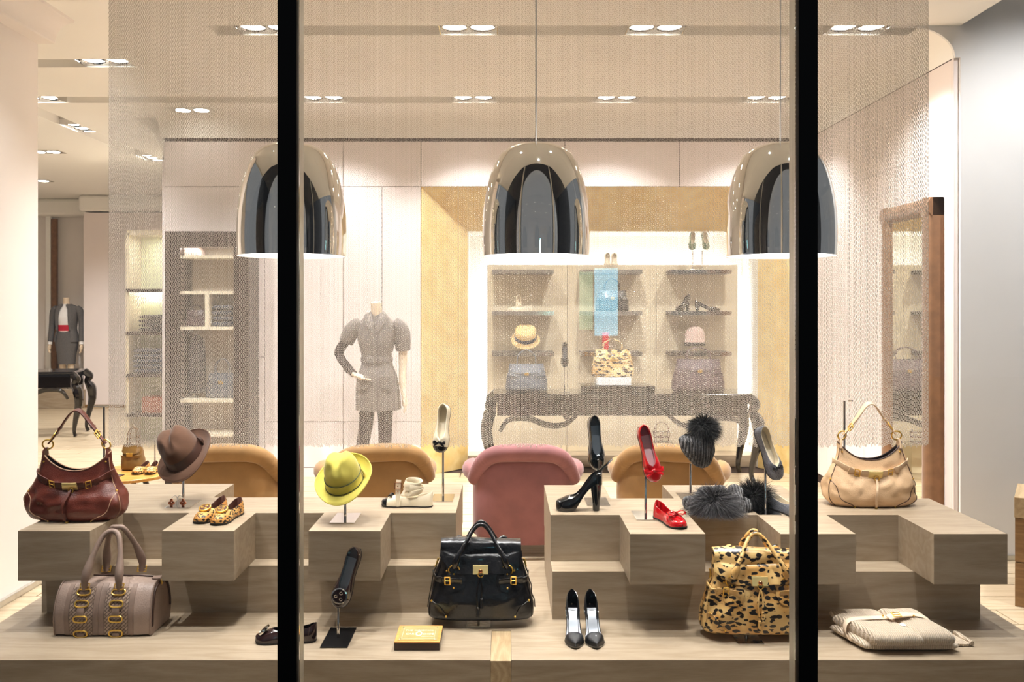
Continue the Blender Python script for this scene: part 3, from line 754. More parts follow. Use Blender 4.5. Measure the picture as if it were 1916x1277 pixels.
def shoe(label, loc, m_up, m_lin, m_ins, m_sole, rz=0.0, mat3=None, L=0.235, W=FLATW, heel=0.0, tv=0.70, plat=0.0, dorsay=False, group=None, hstyle='flat', name='shoe', toecap=None, m_heel=None, cat='shoe'):
    t = thing(name, label, cat, loc, rz, group, mat3)
    n = 44
    ts = [0.5-0.5*math.cos(PI*i/(n-1)) for i in range(n)]
    def zs(t_):
        u = min(max((t_-0.14)/0.54, 0), 1); return heel*(1-u*u*(3-2*u))+0.006+plat+0.006*max(0, (t_-0.85)/0.15)**2
    if dorsay: H = [(0,.064),(.1,.066),(.2,.052),(.3,.018),(.36,.004),(.58,.004),(.64,.022),(.70,.036),(.8,.032),(.9,.024),(1,.012)]
    else: H = [(0,.064),(.1,.066),(.25,.056),(.4,.049),(.55,.046),(.68,.046),(.8,.038),(.9,.029),(.97,.02),(1,.010)]
    def sec(t_):
        w_ = sinterp(t_, W); h = sinterp(t_, H)
        if t_ < 0.03: wo = 0.0 if t_ < 0.012 else w_*0.5*(t_-0.012)/0.018
        elif t_ < 0.12: wo = w_*interp(t_, [(.03,.5),(.12,.76)])
        else:
            u = min(1, max(0, (t_-0.36)/(tv-0.36))); wo = w_*0.76*math.sqrt(max(0, 1-u**2.6))
        return w_, h, wo
    rows_r, rows_l = [], []
    p_ = 2.5; K = 8
    for t_ in ts:
        w_, h, wo = sec(t_); z0 = zs(t_)
        fe = math.acos(min(1, (wo/w_)**(p_/2))) if w_ > 0 else PI/2
        out = []
        for k in range(K):
            f = fe*k/(K-1)
            out.append((w_*max(0, math.cos(f))**(2/p_), h*max(0, math.sin(f))**(2/p_)))
        ye, ze = out[-1]
        if wo > 0: out += [(max(ye-0.0022, 0), ze-0.0003), (max(ye-0.003, 0)*0.97, min(0.006, ze*0.4))]
        elif t_ < 0.3: out += [(0, ze), (0, min(0.006, ze*0.4))]
        else: out += [(0, ze), (0, ze)]
        rows_r.append([(t_*L, y, z0+z) for y, z in out]); rows_l.append([(t_*L, -y, z0+z) for y, z in out])
    mb = MB()
    for rows, flip in ((rows_r, False), (rows_l, True)):
        nn = len(rows[0])
        vs_ = [p for r in rows for p in r]; fo = []; fi = []; fc = []
        for i in range(n-1):
            for j in range(nn-1):
                q = (i*nn+j, i*nn+j+1, (i+1)*nn+j+1, (i+1)*nn+j)
                if flip: q = q[::-1]
                (fi if j >= K-1 else (fc if (toecap and ts[i] > toecap[1]) else fo)).append(q)
        b = len(mb.v); mb.v += vs_
        for fs, mi in ((fo, 0), (fi, 1), (fc, 2)):
            mb.f += [tuple(a+b for a in q) for q in fs]; mb.m += [mi]*len(fs)
    mb.build('upper', [m_up, m_lin, toecap[0] if toecap else m_up], t, ang=50)
    ins = MB(); r_ = []
    for t_ in ts[1:13]:
        w_ = sinterp(t_, W)*0.93; r_.append([(t_*L, -w_, zs(t_)+0.003), (t_*L, 0, zs(t_)+0.0025), (t_*L, w_, zs(t_)+0.003)])
    ins.loft(r_, closed=False); ins.build('heel_lining', m_lin, t)
    ins = MB(); r_ = []
    for t_ in ts[12:-3]:
        w_ = sinterp(t_, W)*0.93; r_.append([(t_*L, -w_, zs(t_)+0.003), (t_*L, 0, zs(t_)+0.0025), (t_*L, w_, zs(t_)+0.003)])
    ins.loft(r_, closed=False); ins.build('insole', m_ins, t)
    so = MB(); r_ = []
    for t_ in ts:
        w_ = sinterp(t_, W)*1.03+0.0006; z = zs(t_)
        lo = z-0.005-(plat*min(1, max(0, (t_-0.42)/0.16)) if plat else 0)
        if heel and t_ < 0.7: lo = min(lo, z-0.004)
        r_.append([(t_*L, w_, z+0.0005), (t_*L, w_*0.98, lo), (t_*L, -w_*0.98, lo), (t_*L, -w_, z+0.0005)])
    so.loft(r_); so.build('sole', m_sole, t, ang=50)
    if hstyle != 'flat':
        r_ = []; hh = zs(0.06)
        for k in range(9):
            u = k/8
            if hstyle == 'stiletto': a, b, ww = 0.006+0.020*(u**1.2), 0.062-0.026*u**0.35-0.0*u, 0.024*(1-u)**1.6+0.0055; b = 0.006+0.020*u**1.2+0.012+0.040*(1-u)**2.2
            else: a, b, ww = 0.002+0.010*u, 0.060-0.018*u**0.5, 0.026-0.008*u
            z = (hh-0.003)*(1-u)
            r_.append([(a+(b-a)/2+(b-a)/2*math.cos(2*PI*j/12), ww*math.sin(2*PI*j/12), z) for j in range(12)])
        MB().loft(r_).build('heel', m_heel or m_up, t, ang=60)
    elif heel == 0:
        MB().loft([[(x*L, s, z) for x, s in ((0.01,-.018),(.22,-.026),(.22,.026),(0.01,.018))] for z in (0.0022-0.006, 0.0022)]).build('heel', m_sole, t)
    t_top = lambda x: (x*L, 0, zs(x)+sinterp(x, H))
    return t, t_top
def bow(t, c, m, s=1.0, tilt=0.0):
    c = Vector(c); mb = MB()
    for q in (-1, 1):
        pts = [c+Vector((0.004*math.sin(2*PI*k/14)*s, q*(0.002+0.016*(1-math.cos(2*PI*k/14)))*s*0.9, (0.002+0.008*math.sin(2*PI*k/14))*s)) for k in range(15)]
        mb.ribbon(pts, (1, 0, 0), [0.007*s+0.005*s*math.sin(PI*k/14) for k in range(15)], 0.0016)
        mb.ribbon([c, c+Vector((0.010, q*0.012, 0.002))*s, c+Vector((0.016, q*0.026, -0.001))*s], (0.6, -q*0.3, 0.3), [0.005*s, 0.007*s, 0.009*s], 0.0015)
    mb.sphere(c+Vector((0, 0, 0.003*s)), 0.0052*s, 10, 6)
    mb.build('bow', m, t)
def disc(t, c, nrm, m, r=0.022, m2=None):
    A = axes(Vector(nrm).orthogonal(), nrm).to_4x4(); A.translation = Vector(c)
    o = MB().lathe([(0, 0.004), (r*0.8, 0.0035), (r*0.86, 0.006), (r, 0.005), (r*1.02, 0.0), (r, -0.002), (0, -0.002)], 28).xf(A).build('medallion', m, t)
    if m2:
        MB().lathe([(0, 0.0052), (r*0.78, 0.0045), (r*0.80, 0.003)], 28).xf(A).build('inlay', m2, o)
        for a in (0, 2.1, 4.2):
            MB().torus((r*0.42*math.cos(a), r*0.42*math.sin(a), 0.0055), r*0.16, r*0.05, (0,0,1), 12, 5).xf(A).build('eyelet', m, o)
    return o
def stand(label, base, top, pw=0.1, pdp=0.16, m_plate=None, rr=0.005, group='rods on flat plates carrying the goods', hook=0.0):
    t = thing('display_stand', label, 'stand', base, 0, group)
    MB().box(-pw/2, pw/2, -pdp*0.45, pdp*0.55, 0, 0.004).build('base_plate', m_plate or M['steel'], t, smooth=False, bevel=0.0008)
    d = Vector(top)-Vector(base)
    MB().tube([(0, 0, 0.004), (0, 0, d.z*0.35), (0, 0, d.z*0.36), (0, 0, d.z)], [rr*1.15, rr*1.15, rr, rr], 10).build('rod', M['steel'], t)
    if hook: MB().tube([(0.02, 0, d.z), (-hook, -0.02, d.z+0.002)], rr*0.8, 8).build('hook', M['steel'], t)
    return t

# pair of leopard flats with chocolate toes, on the left plinth
for x, y, lb, a in ((372, 981, 'left leopard print flat shoe of the pair on the left plinth', -98), (404, 984, 'right leopard print flat shoe of the pair on the left plinth', -98)):
    p = on(x, y, 0.80)
    rz = math.radians(a); d = Vector((math.cos(rz), math.sin(rz), 0))
    s, tt = shoe(lb, Vector((p.x, p.y, 0.8005))-d*0.225, M['leo_flat'], M['choc'], M['choc'], M['sole_dark'], rz, group='pair of leopard flats', name='flat_shoe')
    disc(s, Vector(tt(0.73))+Vector((0, 0, 0.003)), (0.35, 0, 1), M['gold'], 0.025, M['choc'])
    c = tt(0.72); MB().grid(lambda u, v: (c[0]-0.012+0.03*u, (v-0.5)*(0.074-0.01*u), c[2]+0.0015-0.0085*abs(v-0.5)*2-20*(v-0.5)**4*0.03-0.16*(0.03*u)), 5, 13, 0.002).build('toe_strap', M['choc'], s)
# brown medallion flats: one on a stand, its mate lying on the ledge
b = on(633, 1196, 0.404)
top = px(640, 1105, b.y)
stand('steel rod stand with black plate under the dark brown medallion shoe', b, top, 0.105, 0.20, M['black'])
T = Vector((-0.27, -0.28, -0.92)); U = Vector((0.02, -0.95, 0.30))
A = axes(T, U)
toe = px(632, 1138, b.y-0.03); hl = toe-A@Vector((0.235, 0, 0))
s, tt = shoe('dark brown patent flat with silver medallion raised on a rod stand', hl, M['patent_brown'], M['patent_brown'], M['lining_silver'], M['sole_dark'], mat3=A, name='flat_shoe', tv=0.74, group='dark brown medallion flats')
disc(s, Vector(tt(0.80))+Vector((0, 0.0, 0.006)), (0.2, 0, 1), M['steel'], 0.031, M['patent_brown'])
p = on(470, 1204, 0.404); rz = math.radians(184); d = Vector((math.cos(rz), math.sin(rz), 0))
s, tt = shoe('dark brown patent flat with silver medallion lying behind the black post', Vector((p.x+0.012, p.y+0.012, 0.4045))-d*0.235, M['patent_brown'], M['patent_black'], M['lining_silver'], M['sole_dark'], rz, name='flat_shoe', tv=0.72, group='dark brown medallion flats')
disc(s, Vector(tt(0.84))+Vector((0.004, 0, 0.002)), (0.75, 0, 0.8), M['steel'], 0.027, M['patent_brown'])
# cream flat with coiled ankle strap
p = on(715, 947, 0.80); rz = math.radians(176); d = Vector((math.cos(rz), math.sin(rz), 0))
s, tt = shoe('cream leather flat with black toe and coiled ankle strap', Vector((p.x, p.y, 0.8005))-d*0.232, M['cream_leather'], M['lining_tan'], M['lining_tan'], M['sole_dark'], rz, name='flat_shoe', toecap=(M['patent_black'], 0.86))
bow(s, Vector(tt(0.80))+Vector((0, 0, 0.004)), M['patent_black'], 0.8)
mb = MB()
for k, (r_, z_, w_) in enumerate(((0.042, 0.085, 0.03), (0.040, 0.105, 0.026), (0.043, 0.068, 0.024))):
    mb.ribbon([(0.088+r_*0.95*math.cos(2*PI*j/28)+0.01*(z_-0.08)*10, r_*0.72*math.sin(2*PI*j/28), z_+0.008*math.cos(2*PI*j/28+k*1.3)) for j in range(29)], (-0.45, 0, 1), w_, 0.003)
mb.build('coiled_strap', M['cream_leather'], s)
MB().ribbon([(0.150, 0.030, 0.125), (0.152, 0.036, 0.09), (0.152, 0.0415, 0.05), (0.150, 0.046, 0.008)], (1, 0, 0), [0.022, 0.022, 0.021, 0.012], 0.003).build('strap_end', M['cream_leather'], s)
mb = MB(); 
for (a, c) in (((0.138, 0.037, 0.112), (0.166, 0.037, 0.112)), ((0.138, 0.041, 0.085), (0.166, 0.041, 0.085)), ((0.138, 0.037, 0.112), (0.138, 0.041, 0.085)), ((0.166, 0.037, 0.112), (0.166, 0.041, 0.085))): mb.tube([a, c], 0.0016, 6)
mb.build('buckle', M['copper'], s)
for z in (0.075, 0.098): MB().sphere((0.152, 0.043, z), 0.0032, 8, 5).build('stud', M['copper'], s)
# cream and black shoe on a stand
b = on(829, 934, 0.80); top = px(829, 828, b.y)
stand('steel rod stand with mirror plate under the cream and black shoe', b, top, 0.1, 0.16)
A = axes(Vector((-0.10, -0.20, -0.97)), Vector((-0.10, -0.95, 0.22)))
toe = px(823, 848, b.y-0.03); hl = toe-A@Vector((0.225, 0, 0))
s, tt = shoe('cream flat shoe with black bow and toe raised on a rod', hl, M['cream_leather'], M['lining_tan'], M['lining_tan'], M['sole_dark'], mat3=A, L=0.225, name='flat_shoe', toecap=(M['patent_black'], 0.86), tv=0.74)
bow(s, Vector(tt(0.80))+Vector((0, 0, 0.004)), M['patent_black'], 0.95)
# black platform slingback pump
p = on(1040, 955, 0.80); rz = math.radians(178); d = Vector((math.cos(rz), math.sin(rz), 0))
s, tt = shoe('black patent platform pump with chunky heel on the right plinth', Vector((p.x, p.y, 0.8005))-d*0.205, M['patent_black'], M['patent_black'], M['patent_black'], M['patent_black'], rz, L=0.205, heel=0.098, plat=0.016, hstyle='block', name='high_heel_shoe', tv=0.70)
bow(s, (0.012, 0.02, 0.165), M['patent_black'], 0.9)
MB().ribbon(bez([(0.02, 0.0, 0.165), (0.0, 0.0, 0.185), (-0.022, 0, 0.205), (-0.045, 0.002, 0.228)], 4), (0, 1, 0), 0.022, 0.004).build('back_strap', M['patent_black'], s)
# black loafer pump on a stand
b = on(1117, 941, 0.80); top = px(1117, 858, b.y)
stand('steel rod stand with mirror plate behind the black platform pump', b, top, 0.105, 0.16)
A = axes(Vector((0.06, -0.20, -0.97)), Vector((0.0, -0.96, 0.22)))
toe = px(1118, 880, b.y-0.03); hl = toe-A@Vector((0.245, 0, 0))
s, tt = shoe('black patent pump with bar buckle raised on a rod', hl, M['patent_black'], M['patent_black'], M['lining_silver'], M['patent_black'], mat3=A, L=0.245, name='pump', tv=0.74)
bow(s, Vector(tt(0.78))+Vector((0, 0, 0.003)), M['patent_black'], 0.9)
MB().torus(Vector(tt(0.78))+Vector((0, 0, 0.006)), 0.008, 0.0022, (0, 0, 1), 14, 5, sx=1.6).build('buckle', M['patent_black'], s)
# red bow shoes: on a stand and standing on the block
b = on(1208, 967, 0.80); top = px(1208, 872, b.y)
stand('steel rod stand with mirror plate under the upright red shoe', b, top, 0.1, 0.16)
A = axes(Vector((0.20, -0.22, -0.95)), Vector((-0.05, -0.95, 0.26)))
toe = px(1226, 903, b.y-0.03); hl = toe-A@Vector((0.245, 0, 0))
s, tt = shoe('red patent bow flat raised on a rod with pale insole', hl, M['patent_red'], M['patent_red'], M['pink_insole'], M['sole_dark'], mat3=A, L=0.245, name='flat_shoe', group='red bow flats', tv=0.73)
bow(s, Vector(tt(0.80))+Vector((0, 0, 0.006)), M['patent_red'], 1.35)
p = on(1275, 991, 0.80); rz = math.radians(-74); d = Vector((math.cos(rz), math.sin(rz), 0))
s, tt = shoe('red patent bow flat standing on the right plinth block', Vector((p.x, p.y, 0.801))-d*0.225, M['patent_red'], M['patent_red'], M['patent_red'], M['sole_dark'], rz, L=0.235, name='flat_shoe', group='red bow flats', tv=0.72)
bow(s, Vector(tt(0.77))+Vector((0, 0, 0.005)), M['patent_red'], 1.3)
# glitter flats
b = on(1432, 958, 0.80); top = px(1432, 862, b.y)
stand('steel rod stand with mirror plate under the grey glitter shoe', b, top, 0.1, 0.16)
A = axes(Vector((0.30, -0.20, -0.92)), Vector((0.12, -0.95, 0.24)))
toe = px(1455, 899, b.y-0.03); hl = toe-A@Vector((0.24, 0, 0))
s, tt = shoe('grey glitter ballet flat with cream lining raised on a rod', hl, M['glitter'], M['lining_tan'], M['lining_tan'], M['sole_dark'], mat3=A, L=0.24, name='flat_shoe', group='grey glitter flats', tv=0.74)
bow(s, Vector(tt(0.78))+Vector((0, 0, 0.003)), M['grain_black'], 0.75)
p = on(1506, 972, 0.80); rz = math.radians(-70); d = Vector((math.cos(rz), math.sin(rz), 0))
s, tt = shoe('grey glitter flat on the right plinth half hidden by the black post', Vector((p.x, p.y, 0.801))-d*0.22, M['glitter'], M['lining_tan'], M['lining_tan'], M['sole_dark'], rz, name='flat_shoe', group='grey glitter flats')
# pointed black pumps, open sides
for x, lb, a in ((1077, 'left pointed black grained pump with silver insole on the front ledge', -91), (1117, 'right pointed black grained pump with silver insole on the front ledge', -89)):
    p = on(x, 1217, 0.4035); rz = math.radians(a); d = Vector((math.cos(rz), math.sin(rz), 0))
    s, tt = shoe(lb, Vector((p.x, p.y, 0.4035))-d*0.235, M['grain_black'], M['patent_black'], M['lining_silver'], M['patent_black'], rz, L=0.235, W=POINTW, heel=0.085, dorsay=True, hstyle='stiletto', name='high_heel_shoe', tv=0.69, group='pair of pointed pumps', m_heel=M['patent_black'])

# ================================================================ HATS
def fedora(label, loc, mat3, m, m_band, W_=0.116, crown=0.125, brim=0.05, up=0.02, down=0.03, m_cord=None, pinch=1.0, group=None):
    t = thing('trilby_hat', label, 'hat', loc, 0, group, mat3)
    n = 48; a0, b0 = 0.078, 0.095     # half width (x), half length (y, front = -y)
    def brimpt(r, th):
        cx, sy = math.cos(th), math.sin(th)
        f = r; x = (a0+f*brim)*cx; y = (b0+f*brim*1.05)*sy
        side = abs(cx)**2; front = max(0, -sy)**2; back = max(0, sy)**2
        z = f*f*(up*side*0.9+up*1.5*back-down*front)
        return Vector((x, y, z))
    rings = []
    for k in range(7): rings.append([brimpt(k/6, 2*PI*j/n) for j in range(n)])
    rings = rings[::-1]
    lip = [[p+Vector((0, 0, -0.004)) for p in rings[0]]]
    under = [[p+Vector((0, 0, -0.004)) for p in r] for r in rings][::-1]
    cr = []
    for k in range(1, 19):
        u = k/18; zz = crown*min(1, math.sin(u*PI/2*1.0)**0.8)
        sc_ = math.sqrt(max(0, 1-(max(0, u-0.0))**5.5))*(1-0.16*u)
        ring = []
        for j in range(n):
            th = 2*PI*j/n; cx, sy = math.cos(th), math.sin(th)
            x, y = a0*sc_*cx, b0*sc_*sy
            z = crown*(u if u < 0.8 else 0.8+0.2*math.sin((u-0.8)/0.2*PI/2))
            top = max(0, (u-0.55)/0.45)
            # long crease on top, higher at the back, pinches at the front
            z -= pinch*0.034*top*math.exp(-(x/0.022)**2)*(0.75+0.5*max(0, -y/b0))
            z += 0.012*top*(y/b0)*-0.6
            fr_ = max(0, -sy-0.05)
            pin_ = pinch*math.exp(-((u-0.80)/0.22)**2)*math.exp(-((abs(cx)-0.62)/0.26)**2)*fr_
            x *= 1-0.42*pin_; y *= 1-0.10*pin_
            ring.append(Vector((x, y, z)))
        cr.append(ring)
    mb = MB(); mb.loft(under+rings+cr, False, True)
    mb.build('felt_body', m, t, ang=80)
    bd = [[Vector((a0*1.03*(1-0.05*v)*math.cos(2*PI*j/n), b0*1.03*(1-0.05*v)*math.sin(2*PI*j/n), 0.002+0.036*v)) for j in range(n)] for v in (0, 0.5, 1)]
    MB().loft(bd, False, False).build('hat_band', m_band, t, ang=80)
    if m_cord:
        for z, s in ((0.039, 0.985), (0.004, 1.035)):
            MB().tube([(a0*s*math.cos(2*PI*j/n), b0*s*math.sin(2*PI*j/n), z) for j in range(n)], 0.0016, 6, True).build('cord', m_cord, t)
    MB().tube([brimpt(1.0, 2*PI*j/n)+Vector((0, 0, -0.002)) for j in range(n)], 0.0028, 6, True).build('brim_edge', m, t)
    MB().ribbon(bez([(a0*1.05, 0.02, 0.036), (a0*1.12, 0.012, 0.022), (a0*1.06, 0.02, 0.004)], 4), (0, 1, 0), 0.02, 0.006).build('band_knot', m_band, t)
    return t
M['felt_brown'] = mat('brown_felt', (86,57,38), 0.9, sheen=0.3, var=0.06, vscale=30, bump=0.12, bscale=500)
M['band_brown'] = mat('brown_leather_band', (54,30,20), 0.42, var=0.08)
M['felt_lime'] = mat('yellow_green_felt', (202,188,84), 0.85, sheen=0.3, var=0.04, vscale=30, bump=0.12, bscale=500)
M['cord_green'] = mat('dark_green_cord', (38,58,40), 0.7, var=0.05)
b = on(343, 945, 0.80)
stand('steel rod stand with mirror plate under the brown hat', b, px(341, 858, b.y), 0.105, 0.16)
R_ = 1.1*Matrix.Rotation(math.radians(14), 3, 'Z') @ Matrix.Rotation(math.radians(28), 3, 'X') @ Matrix.Rotation(math.radians(-30), 3, 'Y')
fedora('dark brown felt trilby tilted on a rod stand', px(347, 852, b.y-0.01), R_, M['felt_brown'], M['band_brown'], crown=0.140, brim=0.042, up=0.012, down=0.018)
b = on(646, 972, 0.80)
stand('steel rod stand with mirror plate under the yellow-green hat', b, px(646, 905, b.y), 0.105, 0.17)
R_ = Matrix.Rotation(math.radians(26), 3, 'X') @ Matrix.Rotation(math.radians(-9), 3, 'Y')
fedora('yellow-green felt trilby with dark green cords on a rod stand', px(645, 901, b.y-0.01), R_, M['felt_lime'], M['felt_lime'], crown=0.138, brim=0.042, up=0.030, down=0.012, m_cord=M['cord_green'])
# little earring holder next to the brown hat
p = on(332, 949, 0.80)
t = thing('earring_stand', 'tiny clear post with a pair of copper bead earrings by the brown hat', 'earrings', p)
M['acrylic'] = mat('clear_acrylic', (235,240,242), 0.08, spec=0.7, var=0.01)
MB().tube([(0, 0, 0), (0, 0, 0.04)], 0.002, 8).build('post', M['acrylic'], t)
for s in (-1, 1):
    MB().tube(bez([(0, 0, 0.038), (s*0.008, 0, 0.05), (s*0.02, 0, 0.046), (s*0.026, 0, 0.036)], 5), 0.0014, 6).build('arm', M['acrylic'], t)
    for k, (dx, dz) in enumerate(((0, 0.03), (-0.008, 0.018), (0.008, 0.018), (0, 0.010))):
        MB().sphere((s*0.026+dx, -0.003, dz), 0.0075, 10, 6).build('bead', M['copper'], t)
MB().box(-0.05, 0.05, -0.02, 0.02, -0.0002, 0.001).build('foot', M['acrylic'], t, smooth=False)

# knitted hat with fur pompom on a stand, and knitted scarf with fur ends
M['knit_grey'] = ribbed('charcoal_knit', (92,90,90), (36,35,36), 26, 'X', 0.95, 1.0)
M['fur'] = mat('charcoal_fur', (78,76,77), 0.5, var=0.6, vscale=60, sheen=0.2)
M['fur_dark'] = mat('black_fur', (24,23,23), 0.55, var=0.5, vscale=60, sheen=0.2)
def fur(name, t, c, r, n, ln, m, bias=(0, 0, 0), seed=1, sq=(1, 1, 1), w=0.0009, zmin=None):
    rr = random.Random(seed); mb = MB(); c = Vector(c)
    for i in range(n):
        z = rr.uniform(-1, 1); a = rr.uniform(0, 2*PI); q = math.sqrt(1-z*z)
        d = Vector((q*math.cos(a)*sq[0], q*math.sin(a)*sq[1], z*sq[2]))
        p0 = c+d*r*rr.uniform(0.25, 0.6)
        dn = d.normalized(); l = ln*rr.uniform(0.55, 1.1)
        side = dn.cross(Vector((rr.uniform(-1,1), rr.uniform(-1,1), rr.uniform(-1,1)))); side = side.normalized()*w*rr.uniform(0.6, 1.4)
        p1 = p0+dn*l*0.5+Vector(bias)*0.12*l; p2 = p0+dn*l+Vector(bias)*0.5*l+Vector((rr.uniform(-1,1), rr.uniform(-1,1), rr.uniform(-1,1)))*l*0.14
        if zmin is not None:
            for p in (p0, p1, p2): p.z = max(p.z, zmin+0.003)
        mb.add([p0-side, p0+side, p1+side*0.8, p1-side*0.8, p2], [(0,1,2,3), (3,2,4)])
    mb.sphere(c, r*0.52, 14, 9, *sq)
    if zmin is not None: mb.v = [(x, y, max(z, zmin+0.002)) for x, y, z in mb.v]
    o = mb.build(name, m, t, ang=180); o['kind'] = 'stuff'; return o
b = on(1292, 932, 0.80)
stand('steel rod stand with mirror plate under the knitted pompom hat', b, px(1291, 868, b.y), 0.105, 0.17)
t = thing('knitted_hat', 'charcoal knitted hat with large fur pompom on a rod stand', 'hat', px(1305, 876, b.y-0.02))
def cap(u, v):
    th = 2*PI*u
    r = sinterp(v, [(0, .008), (.06, .03), (.3, .058), (.6, .078), (.85, .080), (1, .05)])
    z = 0.155*v; k = 1+0.035*math.cos(16*th)
    return (r*k*math.cos(th)+0.022*(1-v)-0.012*v, r*k*math.sin(th)*0.9, z)
MB().grid(cap, 97, 24).build('knit_cap', M['knit_grey'], t, ang=80)
fur('fur_pompom', t, (0.024, -0.015, 0.190), 0.075, 6000, 0.056, M['fur_dark'], (0.1, -0.2, -0.55), 3, (1.05, 1, 0.85))
p = on(1330, 962, 0.80)
t = thing('knitted_scarf', 'charcoal knitted scarf with fur ball ends lying on the right plinth', 'scarf', p)
mb = MB()
path = bez([(-0.09, 0.06, 0.02), (-0.03, 0.09, 0.045), (0.03, 0.10, 0.075), (0.09, 0.10, 0.06), (0.13, 0.07, 0.075), (0.12, 0.03, 0.045), (0.15, 0.04, 0.025), (0.19, 0.12, 0.026)], 6)
mb.tube(path, [0.032+0.008*math.sin(k*0.9) for k in range(len(path))], 12)
mb.build('knit_band', M['knit_grey'], t, ang=80)
mb = MB().tube(bez([(-0.075, 0.05, 0.03), (-0.03, 0.05, 0.05), (0.02, 0.05, 0.06), (0.06, 0.04, 0.05)], 6), [0.03+0.006*math.sin(k) for k in range(19)], 12)
mb.build('knit_fold', M['knit_grey'], t, ang=80)
fur('fur_ball', t, (0.015, -0.005, 0.045), 0.085, 6000, 0.10, M['fur'], (0, -0.4, -0.5), 5, (1.1, 0.95, 0.7), zmin=0.0)
fur('fur_ball', t, (0.222, 0.12, 0.05), 0.09, 4500, 0.072, M['fur_dark'], (0, -0.1, -0.3), 6, (1.05, 0.9, 0.8), zmin=0.0)
# ================================================================ BAGS
M['lea_brown'] = mat('oxblood_brown_leather', (98,42,28), 0.3, var=0.22, vscale=9, bump=0.35, bscale=260, coat=0.25)
M['lea_brown_d'] = mat('oxblood_brown_strap', (92,44,31), 0.4, var=0.15, vscale=20, bump=0.2, bscale=300)
M['lea_beige'] = mat('beige_leather', (214,178,138), 0.5, var=0.06, vscale=12, bump=0.3, bscale=260)
M['lea_beige_d'] = mat('pale_beige_strap', (222,190,154), 0.5, var=0.05, vscale=20, bump=0.2, bscale=300)
M['piping'] = mat('dark_brown_piping', (64,40,30), 0.5, var=0.1)
M['piping_lt'] = mat('tan_stitching', (190,150,120), 0.6, var=0.1)
M['lea_black'] = mat('black_shiny_leather', (15,15,18), 0.28, bump=0.7, bscale=55, coat=0.35, var=0.2)
M['lea_taupe'] = mat('taupe_leather', (156,134,120), 0.42, var=0.08, vscale=14, bump=0.3, bscale=200)
M['suede_taupe'] = mat('taupe_strap_leather', (136,114,100), 0.55, var=0.08, vscale=30)
M['gold_pale'] = mat('pale_gold', (240,218,150), 0.35, 0.55, var=0.05)
M['dark_in'] = mat('dark_bag_lining', (40,28,24), 0.8, var=0.1)
def spow(a, e): return math.copysign(abs(a)**e, a)
class Body:
    """soft bag body: super-ellipse rings between base and top; sag lowers the middle of the top edge"""
    def __init__(s, wp, tp, hm, he, ex=2.6, wr=0.006, seed=0.0, tilt=0.0, n=64, nv=26, sagp=2.2):
        s.wp, s.tp, s.hm, s.he, s.ex, s.wr, s.seed, s.tilt, s.n, s.nv, s.sagp = wp, tp, hm, he, ex, wr, seed, tilt, n, nv, sagp
    def pt(s, v, th, off=0.0):
        w_ = sinterp(v, s.wp); t_ = sinterp(v, s.tp); e = 2/s.ex
        c_, q_ = math.cos(th), math.sin(th)
        x, y = w_*spow(c_, e), t_*spow(q_, e)
        z = v*s.hm+(v**1.6)*(s.he-s.hm)*abs(x/w_)**s.sagp
        nn = Vector((c_/w_, q_/t_, 0)); nn.normalize()
        k = s.wr*math.sin(PI*min(1, v*1.05))*(noise.noise(Vector((x*9+s.seed, v*3.5+abs(x)*9, q_*2)))+0.4*noise.noise(Vector((x*24+s.seed, v*8-abs(x)*14, q_*3))))
        p = Vector((x, y+s.tilt*z, z))+nn*(k*1.6+off)
        return p
    def front(s, x, v, off=0.0):
        w_ = sinterp(v, s.wp); r = min(0.999, abs(x)/w_)
        c_ = r**(s.ex/2); th = -math.acos(min(1, c_)) if x >= 0 else -(PI-math.acos(min(1, c_)))
        return s.pt(v, th, off)
    def mesh(s, m, t, m_in=None):
        mb = MB()
        rings = [[Vector((p.x*0.86, p.y*0.8, 0.0)) for p in [s.pt(0, 2*PI*j/s.n) for j in range(s.n)]]]
        for i in range(s.nv+1):
            v = i/s.nv; rings.append([s.pt(v, 2*PI*j/s.n) for j in range(s.n)])
        mb.loft(rings, True, False)
        o = mb.build('body', m, t, ang=70)
        ins = [[s.pt(1, 2*PI*j/s.n, -0.003) for j in range(s.n)], [s.pt(0.86, 2*PI*j/s.n, -0.006) for j in range(s.n)]]
        mb = MB().loft([[s.pt(1, 2*PI*j/s.n) for j in range(s.n)]]+ins, False, True)
        mb.build('opening', m_in or M['dark_in'], t, ang=70)
        return o
def rivets(t, pts, m, r=0.0045):
    for p in pts: MB().sphere(p, r, 10, 6).build('rivet', m, t)
def buckle(t, c, ux, uz, w_, h, m, rad=0.0022):
    c = Vector(c); ux = Vector(ux).normalized()*w_/2; uz = Vector(uz).normalized()*h/2
    mb = MB(); q = [c-ux-uz, c+ux-uz, c+ux+uz, c-ux+uz]
    for i in range(4): mb.tube([q[i], q[(i+1) % 4]], rad, 8); mb.sphere(q[i], rad, 8, 5)
    mb.tube([c-ux, c+ux*0.9], rad*0.8, 6)
    return mb.build('buckle', m, t)
